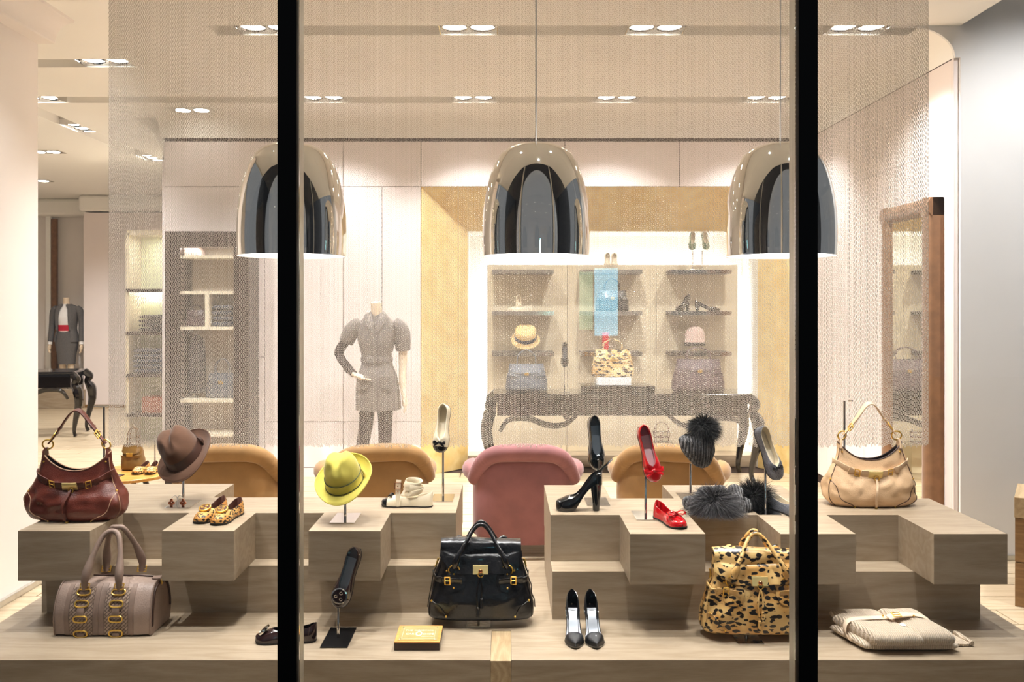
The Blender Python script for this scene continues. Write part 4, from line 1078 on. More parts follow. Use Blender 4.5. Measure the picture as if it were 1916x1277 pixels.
def hobo(label, loc, rz, m, md, mp, seed):
    t = thing('handbag', label, 'bag', loc, rz)
    B = Body([(0,.165),(.06,.188),(.2,.207),(.38,.205),(.55,.186),(.72,.163),(.88,.150),(1,.146)], [(0,.060),(.06,.078),(.2,.090),(.38,.086),(.55,.066),(.75,.042),(1,.022)], 0.205, 0.285, 2.5, 0.015, seed)
    B.mesh(m, t)
    # zip line
    MB().tube([B.pt(1, 2*PI*j/48, 0.0)+Vector((0, 0, 0.001)) for j in range(48)], 0.0028, 6, True).build('rim_piping', mp, t)
    # side seams, corner patches
    for s in (-1, 1):
        MB().tube([B.front(s*sinterp(v, B.wp)*0.955, v, 0.0012) for v in [k/22*0.93+0.02 for k in range(23)]], 0.0016, 6).build('seam', mp, t)
        arc = [(s*0.188, .47), (s*0.172, .40), (s*0.165, .30), (s*0.160, .22), (s*0.145, .15), (s*0.12, .10), (s*0.10, .05), (s*0.088, .01)]
        MB().tube(bez([B.front(x, v, 0.0014) for x, v in arc], 4), 0.0016, 6).build('corner_patch_seam', mp, t)
        rivets(t, [B.front(s*0.186, .49, 0.003), B.front(s*0.09, .015, 0.003), B.front(s*0.13, .93, 0.003), B.front(s*0.148, .74, 0.004)], M['gold'], 0.0042)
    # belt with centre tab
    vb = lambda x: 0.735-0.035*(1-abs(x)/0.16)
    for s in (-1, 1):
        xs = [0.055+k*0.0055 for k in range(19)]
        pts = [B.front(s*x, vb(x), 0.006) for x in xs]+[B.pt(0.735, -0.0 if s > 0 else PI, 0.005)]
        MB().ribbon(pts, (0, -0.25, 1), [0.024]*10+[0.028]*9+[0.03], 0.004).build('belt', md, t, ang=60)
        c = B.front(s*0.075, vb(0.075), 0.012)
        buckle(t, c, (s, 0.1, 0.28), (0, -0.25, 1), 0.022, 0.03, M['gold'])
        MB().ribbon([B.front(s*x, vb(x), 0.010) for x in (0.098, 0.104, 0.11)], (0, -0.25, 1), 0.03, 0.004).build('belt_loop', md, t)
    cpl = [B.front(x, 0.705, 0.009) for x in (-0.058, -0.03, 0, 0.03, 0.058)]
    MB().ribbon(cpl, (0, -0.45, 1), [0.040, 0.046, 0.048, 0.046, 0.040], 0.005).build('centre_tab', md, t)
    pl = [p+Vector((0, -0.006, 0.003)) for p in cpl[1:4]]
    MB().ribbon(pl, (0, -0.45, 1), 0.034, 0.005).build('name_plate', M['gold_pale'], t)
    # hanging cord
    st = B.front(0.0, 0.66, 0.010)
    MB().torus(st+Vector((0.004, -0.004, -0.004)), 0.010, 0.0026, (0, 1, 0.2), 16, 6).build('ring', M['gold'], t)
    cd = bez([st, B.front(0.002+seed*0.0, 0.56, 0.014), B.front(-0.008, 0.40, 0.015), B.front(-0.012, 0.22, 0.015), B.front(-0.006, 0.07, 0.015), B.front(-0.003, 0.0, 0.018)+Vector((0, 0, 0.006))], 5)
    MB().ribbon(cd, (1, 0, 0), [0.013]*3+[0.010]*(len(cd)-3), 0.004).build('cord', md, t, ang=60)
    MB().tube([cd[-1], cd[-1]+Vector((0.001, -0.004, -0.012))], [0.0055, 0.007], 8).build('cord_tip', M['gold'], t)
    # handle
    Hh = 0.462
    for s in (-1, 1):
        e = B.pt(1.0, 0 if s > 0 else PI)+Vector((-s*0.012, 0, 0.004))
        MB().ribbon([e+Vector((0, 0, -0.03)), e+Vector((0, 0, 0.0)), e+Vector((-s*0.004, 0, 0.012))], (0, 1, 0), [0.05, 0.034, 0.022], 0.008).build('handle_tab', md, t)
        MB().torus(e+Vector((-s*0.010, 0, 0.026)), 0.021, 0.0034, (0.25*s, 1, 0.25), 20, 6).build('ring', M['gold'], t)
    x1 = 0.146-0.025
    hp = bez([(-x1, 0, 0.318), (-x1*0.80, -0.004, 0.345), (-x1*0.52, -0.008, 0.392), (-x1*0.22, -0.008, 0.444), (0.0, -0.006, Hh), (x1*0.22, -0.004, 0.448), (x1*0.5, 0, 0.40), (x1*0.80, 0.002, 0.35), (x1, 0, 0.318)], 6)
    n = len(hp)
    MB().ribbon(hp, [(0, 1, 0.25) for _ in range(n)], [0.018+0.014*math.sin(PI*min(1, max(0, (k/(n-1)-0.12)/0.76))) for k in range(n)], 0.0055).build('handle', md, t, ang=60)
    for s, k in ((-1, 7), (1, n-8)):
        T = hp[k+1]-hp[k-1]
        buckle(t, hp[k]+Vector((0, -0.012, 0.003)), T, (0, 0.8, 0.5), 0.026, 0.026, M['gold'])
        for q in (-4, -1): MB().ribbon([hp[k+q*(-s)*-1]-T*0.05, hp[k+q*(-s)*-1]+T*0.25], (0, 1, 0.25), 0.028, 0.010).build('handle_loop', md, t)
    return t
p = on(143, 980, 0.80)
hobo('shiny oxblood brown leather shoulder bag on the left plinth', (p.x-0.040, p.y+0.085, 0.8005), 0.0, M['lea_brown'], M['lea_brown_d'], M['piping_lt'], 0.0)
stand('tall steel hook stand holding the brown shoulder bag handle', Vector((p.x+0.012, p.y+0.22, 0.80)), Vector((0, 0, 1.262)), 0.09, 0.12, hook=0.035)
p = on(1629, 953, 0.80)
hobo('beige leather shoulder bag with dark piping on the right plinth', (p.x+0.030, p.y+0.085, 0.8005), 0.0, M['lea_beige'], M['lea_beige_d'], M['piping'], 4.3)
stand('tall steel hook stand holding the beige shoulder bag handle', Vector((p.x-0.03, p.y+0.22, 0.80)), Vector((0, 0, 1.258)), 0.09, 0.12, hook=-0.03)

def satchel(label, loc, rz, m, md, seed, W0=0.213, W1=0.160, H=0.29, curl=1.0):
    t = thing('handbag', label, 'bag', loc, rz)
    k_ = W0/0.213
    B = Body([(0,W0*.95),(.05,W0),(.2,W0*.985),(.5,W0*.90),(.75,W0*.80),(1,W1*1.0)], [(0,.070),(.05,.088),(.25,.092),(.5,.075),(.75,.054),(1,.030)], H, H+0.004, 3.4, 0.010, seed)
    B.mesh(m, t)
    # flap: comes over the top from behind and hangs on the front with a wavy edge
    FW = W1*1.0
    def flap(u, v):
        x = (u-0.5)*2*FW*(1+0.02*v)
        if v < 0.35:
            a = v/0.35; y = 0.034-0.07*a; z = H+0.012+0.016*math.sin(PI*a)*(0.7+0.3*math.cos(x*14+1))
        else:
            a = (v-0.35)/0.65
            e = abs(u-0.5)*2
            drop = 0.098-0.055*max(0, (e-0.55)/0.45)**1.3*curl
            vz = H-drop*a
            vv = max(0.3, min(1, vz/H)); p_ = B.front(max(-sinterp(vv, B.wp)*0.97, min(sinterp(vv, B.wp)*0.97, x)), vv, 0.010)
            y = p_.y-0.012*max(0, e-0.6)*a*curl*2; z = vz+0.006*math.sin(x*30+seed)*a*0.6+0.02*max(0, e-0.7)*a*curl
            y = -0.036*(1-a)+y*a if a < 0.3 else y
        return (x, y-0.003*math.sin(x*25+v*6), z)
    MB().grid(flap, 41, 25, 0.005).build('flap', m, t, ang=60)
    # side belts with round pads, D rings
    for s in (-1, 1):
        xp, zp = s*0.105*k_, 0.56
        def pad(u, v):
            a = 2*PI*u; r = v; ex_ = 0.046*k_*r*math.cos(a); ez = 0.046*r*math.sin(a)
            if ez > 0.028: ez = 0.028
            return B.front(xp+ex_, zp+ez/H, 0.007-0.003*v**6)
        MB().grid(pad, 33, 5).build('pad', md, t, ang=60)
        pts = [B.front(s*x*k_, 0.565+0.02*(x-0.06), 0.012) for x in [0.072+0.0085*i for i in range(13)]]+[B.pt(0.60, 0.0 if s > 0 else PI, 0.008)]
        MB().ribbon(pts, (0, -0.3, 1), 0.024, 0.004).build('belt', md, t, ang=60)
        c = B.front(s*0.128*k_, 0.567, 0.018)
        buckle(t, c, (1, 0, 0), (0, -0.3, 1), 0.020, 0.034, M['gold'], 0.0024)
        MB().ribbon([B.front(s*x*k_, 0.57, 0.016) for x in (0.150, 0.155, 0.16)], (0, -0.3, 1), 0.030, 0.005).build('belt_loop', md, t)
        rivets(t, [B.front(xp, 0.65, 0.011), B.front(xp, 0.475, 0.011), B.front(xp-0.028*k_, 0.685, 0.008), B.front(xp+0.028*k_, 0.685, 0.008)], M['gold'], 0.0042)
        MB().torus(B.front(xp, 0.70, 0.012), 0.022, 0.0028, (0, 1, 0.25), 22, 6).build('ring', M['gold'], t)
        arc = [(s*W0*0.93, .27), (s*W0*0.86, .26), (s*W0*0.76, .21), (s*W0*0.68, .13), (s*W0*0.62, .03)]
        MB().tube(bez([B.front(x, v, 0.0014) for x, v in arc], 5), 0.0018, 6).build('corner_patch_seam', md, t)
        rivets(t, [B.front(s*W0*0.90, .275, 0.003), B.front(s*W0*0.64, .075, 0.003)], M['gold'], 0.0044)
        MB().tube([B.front(s*sinterp(v, B.wp)*0.965, v, 0.001) for v in [k/18*0.9+0.03 for k in range(19)]], 0.0016, 6).build('seam', md, t)
        # strap clip at the side
        e_ = 0.0 if s > 0 else PI
        MB().tube([B.pt(v, e_, 0.007) for v in (0.80, 0.76, 0.72, 0.68)], 0.0042, 8).build('side_clip', M['gold'], t)
        MB().ribbon([B.pt(v, e_, 0.005) for v in (0.70, 0.62, 0.52, 0.42, 0.32, 0.22, 0.12)], (0, 1, 0), 0.02, 0.004).build('side_strap', md, t)
    # twin handles
    for q, y0 in ((0, -1), (1, 1)):
        xb = 0.105*k_
        fy = -0.062 if y0 < 0 else 0.03
        base_z = H*0.74 if y0 < 0 else H*0.92
        pts = bez([(-xb, fy-0.012*(y0 < 0), base_z), (-xb*0.88, fy-0.018*(y0 < 0), base_z+0.045), (-xb*0.62, fy*0.75-0.014*(y0 < 0), H+0.015), (-xb*0.30, fy*0.4, H+0.067), (0, fy*0.3, H+0.088+0.005*q), (xb*0.30, fy*0.4, H+0.067), (xb*0.62, fy*0.75-0.014*(y0 < 0), H+0.015), (xb*0.88, fy-0.018*(y0 < 0), base_z+0.045), (xb, fy-0.012*(y0 < 0), base_z)], 6)
        n = len(pts)
        MB().tube(pts, [sinterp(k/(n-1), [(0, .008), (.08, .0145), (.16, .009), (.3, .008), (.5, .0085), (.7, .008), (.84, .009), (.92, .0145), (1, .008)]) for k in range(n)], 10).build('handle', md, t, ang=70)
    # lock plate, knob and tassels
    c = Vector(flap(0.5, 0.90))+Vector((0, -0.008, 0))
    lp = MB().box(-0.031, 0.031, -0.005, 0.003, -0.018, 0.018); R3 = Matrix.Translation(c) @ Matrix.Rotation(-0.25, 4, 'X'); lp.xf(R3)
    o = lp.build('lock_plate', M['gold_pale'], t, smooth=False, bevel=0.001)
    MB().sphere(c+Vector((0, -0.009, -0.004)), 0.0085, 14, 9).build('knob', M['copper'], o)
    MB().torus(c+Vector((0, -0.010, -0.017)), 0.0105, 0.002, (0, 1, 0.1), 18, 6).build('ring', M['gold'], t)
    for k, (dx, l) in enumerate(((0.004, 0.078), (-0.010, 0.112))):
        a = c+Vector((0, -0.010, -0.027)); b_ = Vector((a.x+dx, 0, a.z-l)); b_.y = B.front(b_.x, max(0.05, b_.z/H), 0.010).y
        MB().tube(bez([a, (a+b_)/2+Vector((dx*0.9, -0.003, 0.004)), b_], 5), 0.0036, 6).build('tassel_cord', md, t)
        mb = MB().lathe([(0.003, 0.0), (0.0065, -0.004), (0.006, -0.011), (0.0068, -0.014), (0.0085, -0.042), (0.0, -0.042)], 12, b_)
        mb.build('tassel', md, t)
    return t
p = on(899, 1166, 0.430)
stand('slim stand with mirror plate carrying the black satchel bag', Vector((p.x-0.01, p.y+0.09, 0.4035)), Vector((0, 0, 0.429)), 0.10, 0.16)
satchel('black leather satchel bag with gold lock on the deck', (p.x, p.y+0.092, 0.430), 0.0, M['lea_black'], M['lea_black'], 1.0, 0.216, 0.163, 0.288)
p = on(1414, 1193, 0.428)
stand('slim stand with mirror plate carrying the leopard print bag', Vector((p.x-0.02, p.y+0.06, 0.4035)), Vector((0, 0, 0.427)), 0.10, 0.16)
satchel('leopard print satchel bag with gold lock behind the right window post', (p.x+0.022, p.y+0.092, 0.428), 0.0, M['leo_bag'], M['leo_bag'], 6.0, 0.214, 0.166, 0.292, curl=0.7)

# taupe barrel bag with woven bands
def weave_mat():
    m = mat('taupe_woven_leather', (138,118,104), 0.5); nt = m.node_tree; b = nt.nodes['Principled BSDF']; L = nt.links
    tc = nt.nodes.new('ShaderNodeTexCoord'); mp = nt.nodes.new('ShaderNodeMapping'); mp.inputs['Rotation'].default_value = (0, 0.785, 0); mp.inputs['Scale'].default_value = (1, 0.0, 1)
    L.new(tc.outputs['Object'], mp.inputs['Vector'])
    br = nt.nodes.new('ShaderNodeTexBrick'); br.inputs['Scale'].default_value = 48; br.inputs['Color1'].default_value = (*lin((172,150,132)), 1); br.inputs['Color2'].default_value = (*lin((140,118,102)), 1); br.inputs['Mortar'].default_value = (*lin((96,78,66)), 1)
    br.inputs['Mortar Size'].default_value = 0.07; br.inputs['Brick Width'].default_value = 1.0; br.inputs['Row Height'].default_value = 0.5
    rt = nt.nodes.new('ShaderNodeVectorRotate'); rt.rotation_type = 'X_AXIS'; rt.inputs['Angle'].default_value = -PI/2
    L.new(mp.outputs[0], rt.inputs['Vector']); L.new(rt.outputs[0], br.inputs['Vector'])
    L.new(br.outputs['Color'], b.inputs['Base Color'])
    bp = nt.nodes.new('ShaderNodeBump'); bp.invert = True; bp.inputs['Strength'].default_value = 0.9; bp.inputs['Distance'].default_value = 0.004
    L.new(br.outputs['Fac'], bp.inputs['Height']); L.new(bp.outputs['Normal'], b.inputs['Normal'])
    return m
M['weave'] = weave_mat()
p = on(189, 1193, 0.4035)
t = thing('handbag', 'taupe barrel bag with woven bands and gold oval rings on the front ledge', 'bag', (p.x, p.y+0.11, 0.404), 0.0)
HL, HB = 0.190, 0.205
def barrel(u, a, off=0.0):
    # u along length -1..1, a around (0 = bottom front going up over the top to bottom back)
    y = sinterp(a, [(0, -.075), (.05, -.105), (.18, -.108), (.32, -.092), (.45, -.055), (.54, 0), (.63, .055), (.76, .092), (.88, .105), (.96, .10), (1, .075)])
    z = sinterp(a, [(0, .0), (.05, .008), (.18, .075), (.32, .142), (.45, .191), (.54, .205), (.63, .191), (.76, .142), (.88, .075), (.96, .008), (1, 0)])
    k = 1-0.05*abs(u)**4
    x = u*HL*(1+0.012*math.sin(z*20))
    wr = 0.004*noise.noise(Vector((x*18, y*9, z*12)))*(1-abs(u)**6)
    n = Vector((0, y, (z-0.10)*0.9)); n = n.normalized()
    return Vector((x, y*k, z*(1-0.035*abs(u)**3)))+n*(off+wr)
mb = MB(); AA = [i/40 for i in range(41)]
mb.loft([[barrel(-1+2*i/36, a) for a in AA] for i in range(37)], True, True)
mb.build('body', M['lea_taupe'], t, ang=50)
for s in (-1, 1):
    MB().tube([barrel(s*0.985, a, 0.002) for a in AA], 0.0028, 6).build('end_piping', M['suede_taupe'], t)
    MB().ribbon([barrel(s*1.0, a, -0.014)+Vector((s*0.003, 0, 0)) for a in AA[4:37]], (0, 1, 0.01) if False else [Vector((0, -barrel(0, a).y, 0.1-barrel(0, a).z)) for a in AA[4:37]], 0.010, 0.004).build('end_zip', M['piping'], t)
MB().tube([barrel(-0.95+1.9*i/20, 0.54, 0.003) for i in range(21)], 0.003, 6).build('zip', M['piping'], t)
MB().ribbon([Vector((HL*0.86, -0.01, HB-0.004)), Vector((HL*1.0, -0.014, HB-0.002)), Vector((HL*1.08, -0.02, HB+0.004))], (0, 1, 0.2), [0.022, 0.026, 0.03], 0.008).build('zip_tab', M['suede_taupe'], t)
MB().torus(Vector((HL*1.06, -0.02, HB-0.014)), 0.012, 0.0022, (1, 0.6, 0), 14, 6).build('ring', M['gold'], t)
for xc in (-0.42, 0.30):
    band = MB().grid(lambda u, v: barrel(xc-0.235+0.47*u, 0.015+0.40*v, 0.0028), 9, 26, 0.002)
    o = band.build('woven_band', M['weave'], t, ang=60)
    for s in (-1, 1):
        MB().grid(lambda u, v: barrel(xc+s*0.30-0.05+0.10*u, 0.015+0.44*v, 0.0022), 3, 26, 0.0016).build('stitched_strip', M['suede_taupe'], t, ang=60)
    def oval(a, half=False):
        c = barrel(xc, a, 0.006); d = (barrel(xc, a+0.02)-barrel(xc, a-0.02)).normalized()
        ring_ = [c+Vector((1, 0, 0))*0.026*spow(math.cos(2*PI*k/24), 0.6)+d*0.0125*spow(math.sin(2*PI*k/24), 0.8) for k in range(24)]
        MB().tube(ring_, 0.003, 8, True).build('oval_ring', M['gold'], t)
    for a in (0.375, 0.285, 0.175, 0.075): oval(a)
    for a0, a1 in ((0.275, 0.182), (0.080, 0.02), (0.40, 0.362)):
        MB().ribbon([barrel(xc, a0+(a1-a0)*k/6, 0.0075-0.003*abs(k-3)/3) for k in range(7)], (1, 0, 0), 0.028, 0.004).build('strap', M['suede_taupe'], t, ang=60)
for q in (-1, 1):
    xa, xb = -0.42*HL, 0.30*HL
    xm = (xa+xb)/2
    if q < 0: pts = [barrel(-0.42, 0.395, 0.006), Vector((xa+0.006, -0.085, 0.225)), Vector((xa+0.022, -0.06, 0.30)), Vector((xm-0.02, -0.03, 0.372)), Vector((xm+0.012, -0.018, 0.392)), Vector((xm+0.045, -0.03, 0.375)), Vector((xb-0.004, -0.06, 0.30)), Vector((xb+0.002, -0.085, 0.225)), barrel(0.30, 0.395, 0.006)]
    else: pts = [Vector((xa+0.02, 0.06, 0.205)), Vector((xa+0.022, 0.065, 0.25)), Vector((xa+0.035, 0.04, 0.32)), Vector((xm, 0.0, 0.395)), Vector((xm+0.03, -0.005, 0.405)), Vector((xm+0.055, 0.0, 0.395)), Vector((xb+0.015, 0.04, 0.32)), Vector((xb+0.03, 0.065, 0.25)), Vector((xb+0.03, 0.06, 0.205))]
    pts = bez(pts, 6); n = len(pts)
    MB().tube(pts, [sinterp(k/(n-1), [(0, .010), (.08, .013), (.16, .017), (.28, .0105), (.5, .0105), (.72, .0105), (.84, .017), (.92, .013), (1, .010)]) for k in range(n)], 10).build('handle', M['suede_taupe'], t, ang=70)
    for e in (pts[2], pts[-3]): buckle(t, e+Vector((0, -0.004*0, 0)), (1, 0, 0), (0, 0.4, 1), 0.036, 0.022, M['gold'], 0.0022)
# ================================================================ FOLDED SWEATER
M['knit_oat'] = ribbed('oatmeal_knit', (224,206,184), (200,180,154), 45, 'X', 0.95, 0.6)
M['lea_pale'] = mat('pale_leather_belt', (238,214,186), 0.45, var=0.03)
p = on(1700, 1228, 0.4035)
t = thing('folded_sweater', 'folded oatmeal knit sweater with a pale leather belt on the front ledge', 'sweater', (p.x, p.y, 0.4037), math.radians(0))
def pillow(x0, x1, y0, y1, z0, h, sk=0.0, seed=0.0, n=30, lip=0.35, zfun=None):
    """rounded, slightly uneven folded slab; sk skews x with depth"""
    rings = []
    for i in range(n+1):
        u = i/n
        e = max(0.0, 1-abs(2*u-1)**8)**0.5
        ring = []
        for k in range(28):
            a = 2*PI*k/28; cy = spow(math.cos(a), 0.45); sz = spow(math.sin(a), 0.75)
            y = (y0+y1)/2+(y1-y0)/2*cy*(0.94+0.06*e)
            z = z0+h/2+h/2*sz*(0.35+0.65*e)
            x = x0+(x1-x0)*u+sk*(y-y0)+0.004*math.sin(9*y+seed)
            z += 0.005*noise.noise(Vector((x*11+seed, y*11, 0)))*(1 if sz > 0 else 0)
            if zfun: z += zfun(x, y)*max(0, (z-z0)/h)
            ring.append(Vector((x, y, max(z, 0.001))))
        rings.append(ring)
    return MB().loft(rings)
pillow(-0.155, 0.205, 0.03, 0.235, 0.0, 0.042, -0.26, 1.0).build('bottom_fold', M['knit_oat'], t, ang=70)
pillow(-0.125, 0.06, 0.0, 0.24, 0.022, 0.060, -0.28, 2.0).build('front_fold', M['knit_oat'], t, ang=70)
pillow(0.045, 0.19, 0.012, 0.265, 0.020, 0.062, -0.22, 5.0, zfun=lambda x, y: 0.02*max(0, (y-0.12)/0.14)).build('side_fold', M['knit_oat'], t, ang=70)
pillow(-0.165, 0.02, 0.19, 0.30, 0.030, 0.046, -0.15, 7.0).build('collar_fold', M['knit_oat'], t, ang=70)
mb = MB().tube(bez([(0.155, 0.10, 0.025), (0.16, 0.17, 0.03), (0.125, 0.25, 0.035), (0.09, 0.31, 0.036)], 6), [0.021]*19, 14)
mb.build('rolled_sleeve', M['knit_oat'], t, ang=70)
mb = MB().grid(lambda u, v: (0.150+0.135*u, 0.085+0.10*v, 0.007+0.004*math.sin(PI*u)+0.012*max(0, u-0.86)/0.14), 18, 8, 0.008)
mb.build('sleeve_cuff', M['knit_oat'], t, ang=70)
MB().tube([(0.283, 0.085, 0.013), (0.272, 0.19, 0.014)], 0.0085, 10).build('cuff_edge', M['knit_oat'], t)
bp_ = bez([(-0.172, 0.115, 0.012), (-0.186, 0.13, 0.045), (-0.165, 0.145, 0.078), (-0.10, 0.148, 0.0865), (-0.02, 0.15, 0.0885), (0.05, 0.158, 0.091), (0.10, 0.165, 0.094), (0.145, 0.15, 0.082), (0.165, 0.12, 0.045), (0.185, 0.09, 0.02)], 6)
MB().ribbon(bp_, (0, 0.95, 0.25), 0.022, 0.003).build('belt', M['lea_pale'], t, ang=60)
MB().ribbon([(-0.02, 0.13, 0.096), (0.03, 0.145, 0.100), (0.075, 0.155, 0.099)], (0, 0.95, 0.25), 0.028, 0.004).build('belt_tab', M['lea_pale'], t)
buckle(t, (0.02, 0.143, 0.102), (1, 0.1, 0), (0, 0.95, 0.2), 0.03, 0.03, M['gold'], 0.002)
for x in (-0.03, 0.01, 0.09): MB().sphere((x, 0.148, 0.096), 0.004, 8, 5).build('eyelet', M['gold'], t)
MB().lathe([(0, .003), (.009, .0025), (.012, 0)], 16, (0.018, 0.085, 0.0835)).build('button', M['white'], t)

# ================================================================ PLAQUE
p = on(780, 1218, 0.4035)
t = thing('plaque', 'wooden block plaque with engraved gold plate beside the black bag', 'plaque', (p.x, p.y, 0.4035), 0)
W2, D2 = 0.0855, 0.165
M['plaque_wood'] = wood('honey_wood', (226,170,96), (200,140,70), 0.4, 'X', 3)
M['plaque_dark'] = mat('dark_mahogany', (48,26,20), 0.35, var=0.1)
M['brass_plate'] = mat('satin_gold_plate', (196,180,118), 0.3, 0.3, var=0.06, vscale=20)
M['engrave'] = mat('white_engraving', (255,252,236), 0.5, var=0.01)
zf, zb = 0.0300, 0.0305
MB().box(-W2, W2, 0, D2, 0, 0.027).build('block', M['plaque_dark'], t, smooth=False, bevel=0.001)
MB().box(-W2-0.0005, W2+0.0005, -0.0005, D2+0.0005, 0.027, 0.0325).build('top_board', M['plaque_wood'], t, smooth=False, bevel=0.0008)
pl = MB().box(-W2+0.011, W2-0.011, 0.014, D2-0.010, 0.0325, 0.0338).build('gold_plate', M['brass_plate'], t, smooth=False)
for sx in (-1, 1):
    for y in (0.024, D2-0.02): MB().sphere((sx*(W2-0.019), y, 0.0340), 0.003, 8, 5, sz=0.5).build('screw', M['steel'], t)
def text(parent, s, loc, size, m, sx=1.0, sy=1.0, align='CENTER', rot=None, name='lettering'):
    c = bpy.data.curves.new('txt', 'FONT'); c.body = s; c.size = size; c.align_x = align; c.extrude = 0.0002; c.resolution_u = 2
    o = bpy.data.objects.new('txt', c); col.objects.link(o)
    dg = bpy.context.evaluated_depsgraph_get(); me = bpy.data.meshes.new_from_object(o.evaluated_get(dg))
    bpy.data.objects.remove(o)
    me.materials.clear(); me.materials.append(m)
    for v in me.vertices: v.co = Vector((v.co.x*sx+loc[0], v.co.y*sy+loc[1], v.co.z+loc[2]))
    q = bpy.data.objects.new(name, me); col.objects.link(q); q.parent = parent
    return q
text(t, 'THE ORIGINAL', (0.0, 0.106, 0.0341), 0.0135, M['engrave'], 1.25, 1.25)
text(t, 'CAR', (-0.034, 0.068, 0.0341), 0.0155, M['engrave'], 1.1, 1.35)
text(t, 'SHOE', (0.037, 0.068, 0.0341), 0.0155, M['engrave'], 1.1, 1.35)
text(t, 'MADE IN ITALY', (0.035, 0.047, 0.0341), 0.0062, M['engrave'], 1.1, 1.4)
em = MB().lathe([(0.0085, 0.0341), (0.0125, 0.0343), (0.0125, 0.0338)], 24, (0, 0, 0)); em.v = [(x, y*1.75+0.078, z) for x, y, z in em.v]
em.build('emblem', M['engrave'], t)
mb = MB()
for (a, b_) in (((-0.062, 0.03), (0.062, 0.03)), ((-0.062, 0.135), (0.062, 0.135)), ((-0.062, 0.03), (-0.062, 0.135)), ((0.062, 0.03), (0.062, 0.135))):
    mb.box(min(a[0], b_[0])-0.0004, max(a[0], b_[0])+0.0004, min(a[1], b_[1])-0.0004, max(a[1], b_[1])+0.0004, 0.0338, 0.0340)
mb.build('border_line', M['engrave'], t, smooth=False)
# ================================================================ SHOP BEHIND THE CURTAIN
def tote(label, loc, W_, H_, D_, m, md=None, handle=0.1, rz=0.0, name='handbag', gold=True, seed=0.0, flapm=None):
    t = thing(name, label, 'bag', loc, rz); md = md or m
    B = Body([(0,W_*.47),(.06,W_*.5),(.4,W_*.48),(1,W_*.40)], [(0,D_*.4),(.06,D_*.5),(.5,D_*.42),(1,D_*.16)], H_, H_+0.004, 3.2, 0.006, seed, n=40, nv=14)
    B.mesh(m, t)
    for q in (-1, 1):
        pts = bez([(-W_*.22, q*D_*.16, H_*.93), (-W_*.2, q*D_*.14, H_+handle*.6), (0, q*D_*.06, H_+handle), (W_*.2, q*D_*.14, H_+handle*.6), (W_*.22, q*D_*.16, H_*.93)], 6)
        MB().tube(pts, 0.006, 8).build('handle', md, t)
    MB().grid(lambda u, v: B.front((u-.5)*W_*.78, 0.99-0.34*v*(1-.25*(2*u-1)**4), 0.006), 17, 8, 0.004).build('flap', flapm or m, t)
    if gold:
        c = B.front(0, 0.64, 0.012)
        MB().box(c.x-.022, c.x+.022, c.y-.004, c.y+.004, c.z-.014, c.z+.014).build('clasp', M['gold'], t, smooth=False, bevel=0.001)
        for s in (-1, 1):
            MB().ribbon([B.front(s*x*W_, 0.55, 0.009) for x in (.22, .3, .38, .44)], (0, -.2, 1), 0.022, 0.004).build('belt', md, t)
    return t
# ---- shelves in the niche
PXM = [(920, 1036), (1088, 1202), (1255, 1369)]
rown = ['top', 'middle', 'bottom']; coln = ['left', 'middle', 'right']
SD = 9.08
SZ = [EYE-(y-CY)*SD/F for y in (505, 583, 659)]
for c, (a, b_) in enumerate(PXM):
    for r, z in enumerate(SZ):
        t = thing('wall_shelf', '%s dark wooden shelf of the %s column in the gold niche' % (rown[r], coln[c]), 'shelf', ((a+b_)/2*SD/F-CX*SD/F, SD, z), 0, 'shelves in the gold niche')
        hw = (b_-a)/2*SD/F
        MB().box(-hw, hw, 0, PD-SD-0.002, -0.042, 0).build('board', M['brownmdf'], t, smooth=False, bevel=0.002)
        MB().box(-hw, hw, -0.004, -0.0005, -0.042, 0).build('edge_strip', M['steel'], t, smooth=False)
def sp(x, z, d=9.2): return Vector(((x-CX)*d/F, d, z+0.001))
M['straw'] = mat('natural_straw', (224,190,130), 0.8, var=0.1, vscale=60, bump=0.5, bscale=160)
M['navy'] = mat('navy_ribbon', (50,66,104), 0.7, var=0.05)
M['grey_bag'] = mat('grey_blue_leather', (92,98,106), 0.4, var=0.1, vscale=15, bump=0.3)
M['plum_bag'] = mat('plum_grey_leather', (88,70,74), 0.4, var=0.2, vscale=40, bump=0.3)
M['pinkwool'] = mat('dusty_pink_wool', (204,176,164), 0.95, sheen=0.3, var=0.06, vscale=90, bump=0.4, bscale=200)
M['green_glit'] = mat('green_glitter', (120,150,120), 0.35, 0.3, c2=(60,90,70), vscale=300)
M['olive'] = mat('olive_leather', (120,88,40), 0.38, var=0.12, vscale=20, bump=0.25)
M['tan_wood'] = wood('honey_table', (216,160,84), (188,128,58), 0.25, 'X', 1.5)
# cream slingbacks on the left column
shoe('cream flat shoe lying on the middle shelf of the left niche column', sp(995, SZ[1]), M['cream_leather'], M['lining_tan'], M['lining_tan'], M['lining_tan'], PI, name='flat_shoe', group='cream shoes on the niche shelf', L=0.27)
shoe('cream shoe standing upright on the middle shelf of the left niche column', sp(968, SZ[1], 9.28)+Vector((0, 0, 0.17)), M['cream_leather'], M['lining_tan'], M['lining_tan'], M['lining_tan'], mat3=axes((0.1, -0.1, -1), (0.3, -1, 0)), name='flat_shoe', group='cream shoes on the niche shelf', L=0.165)
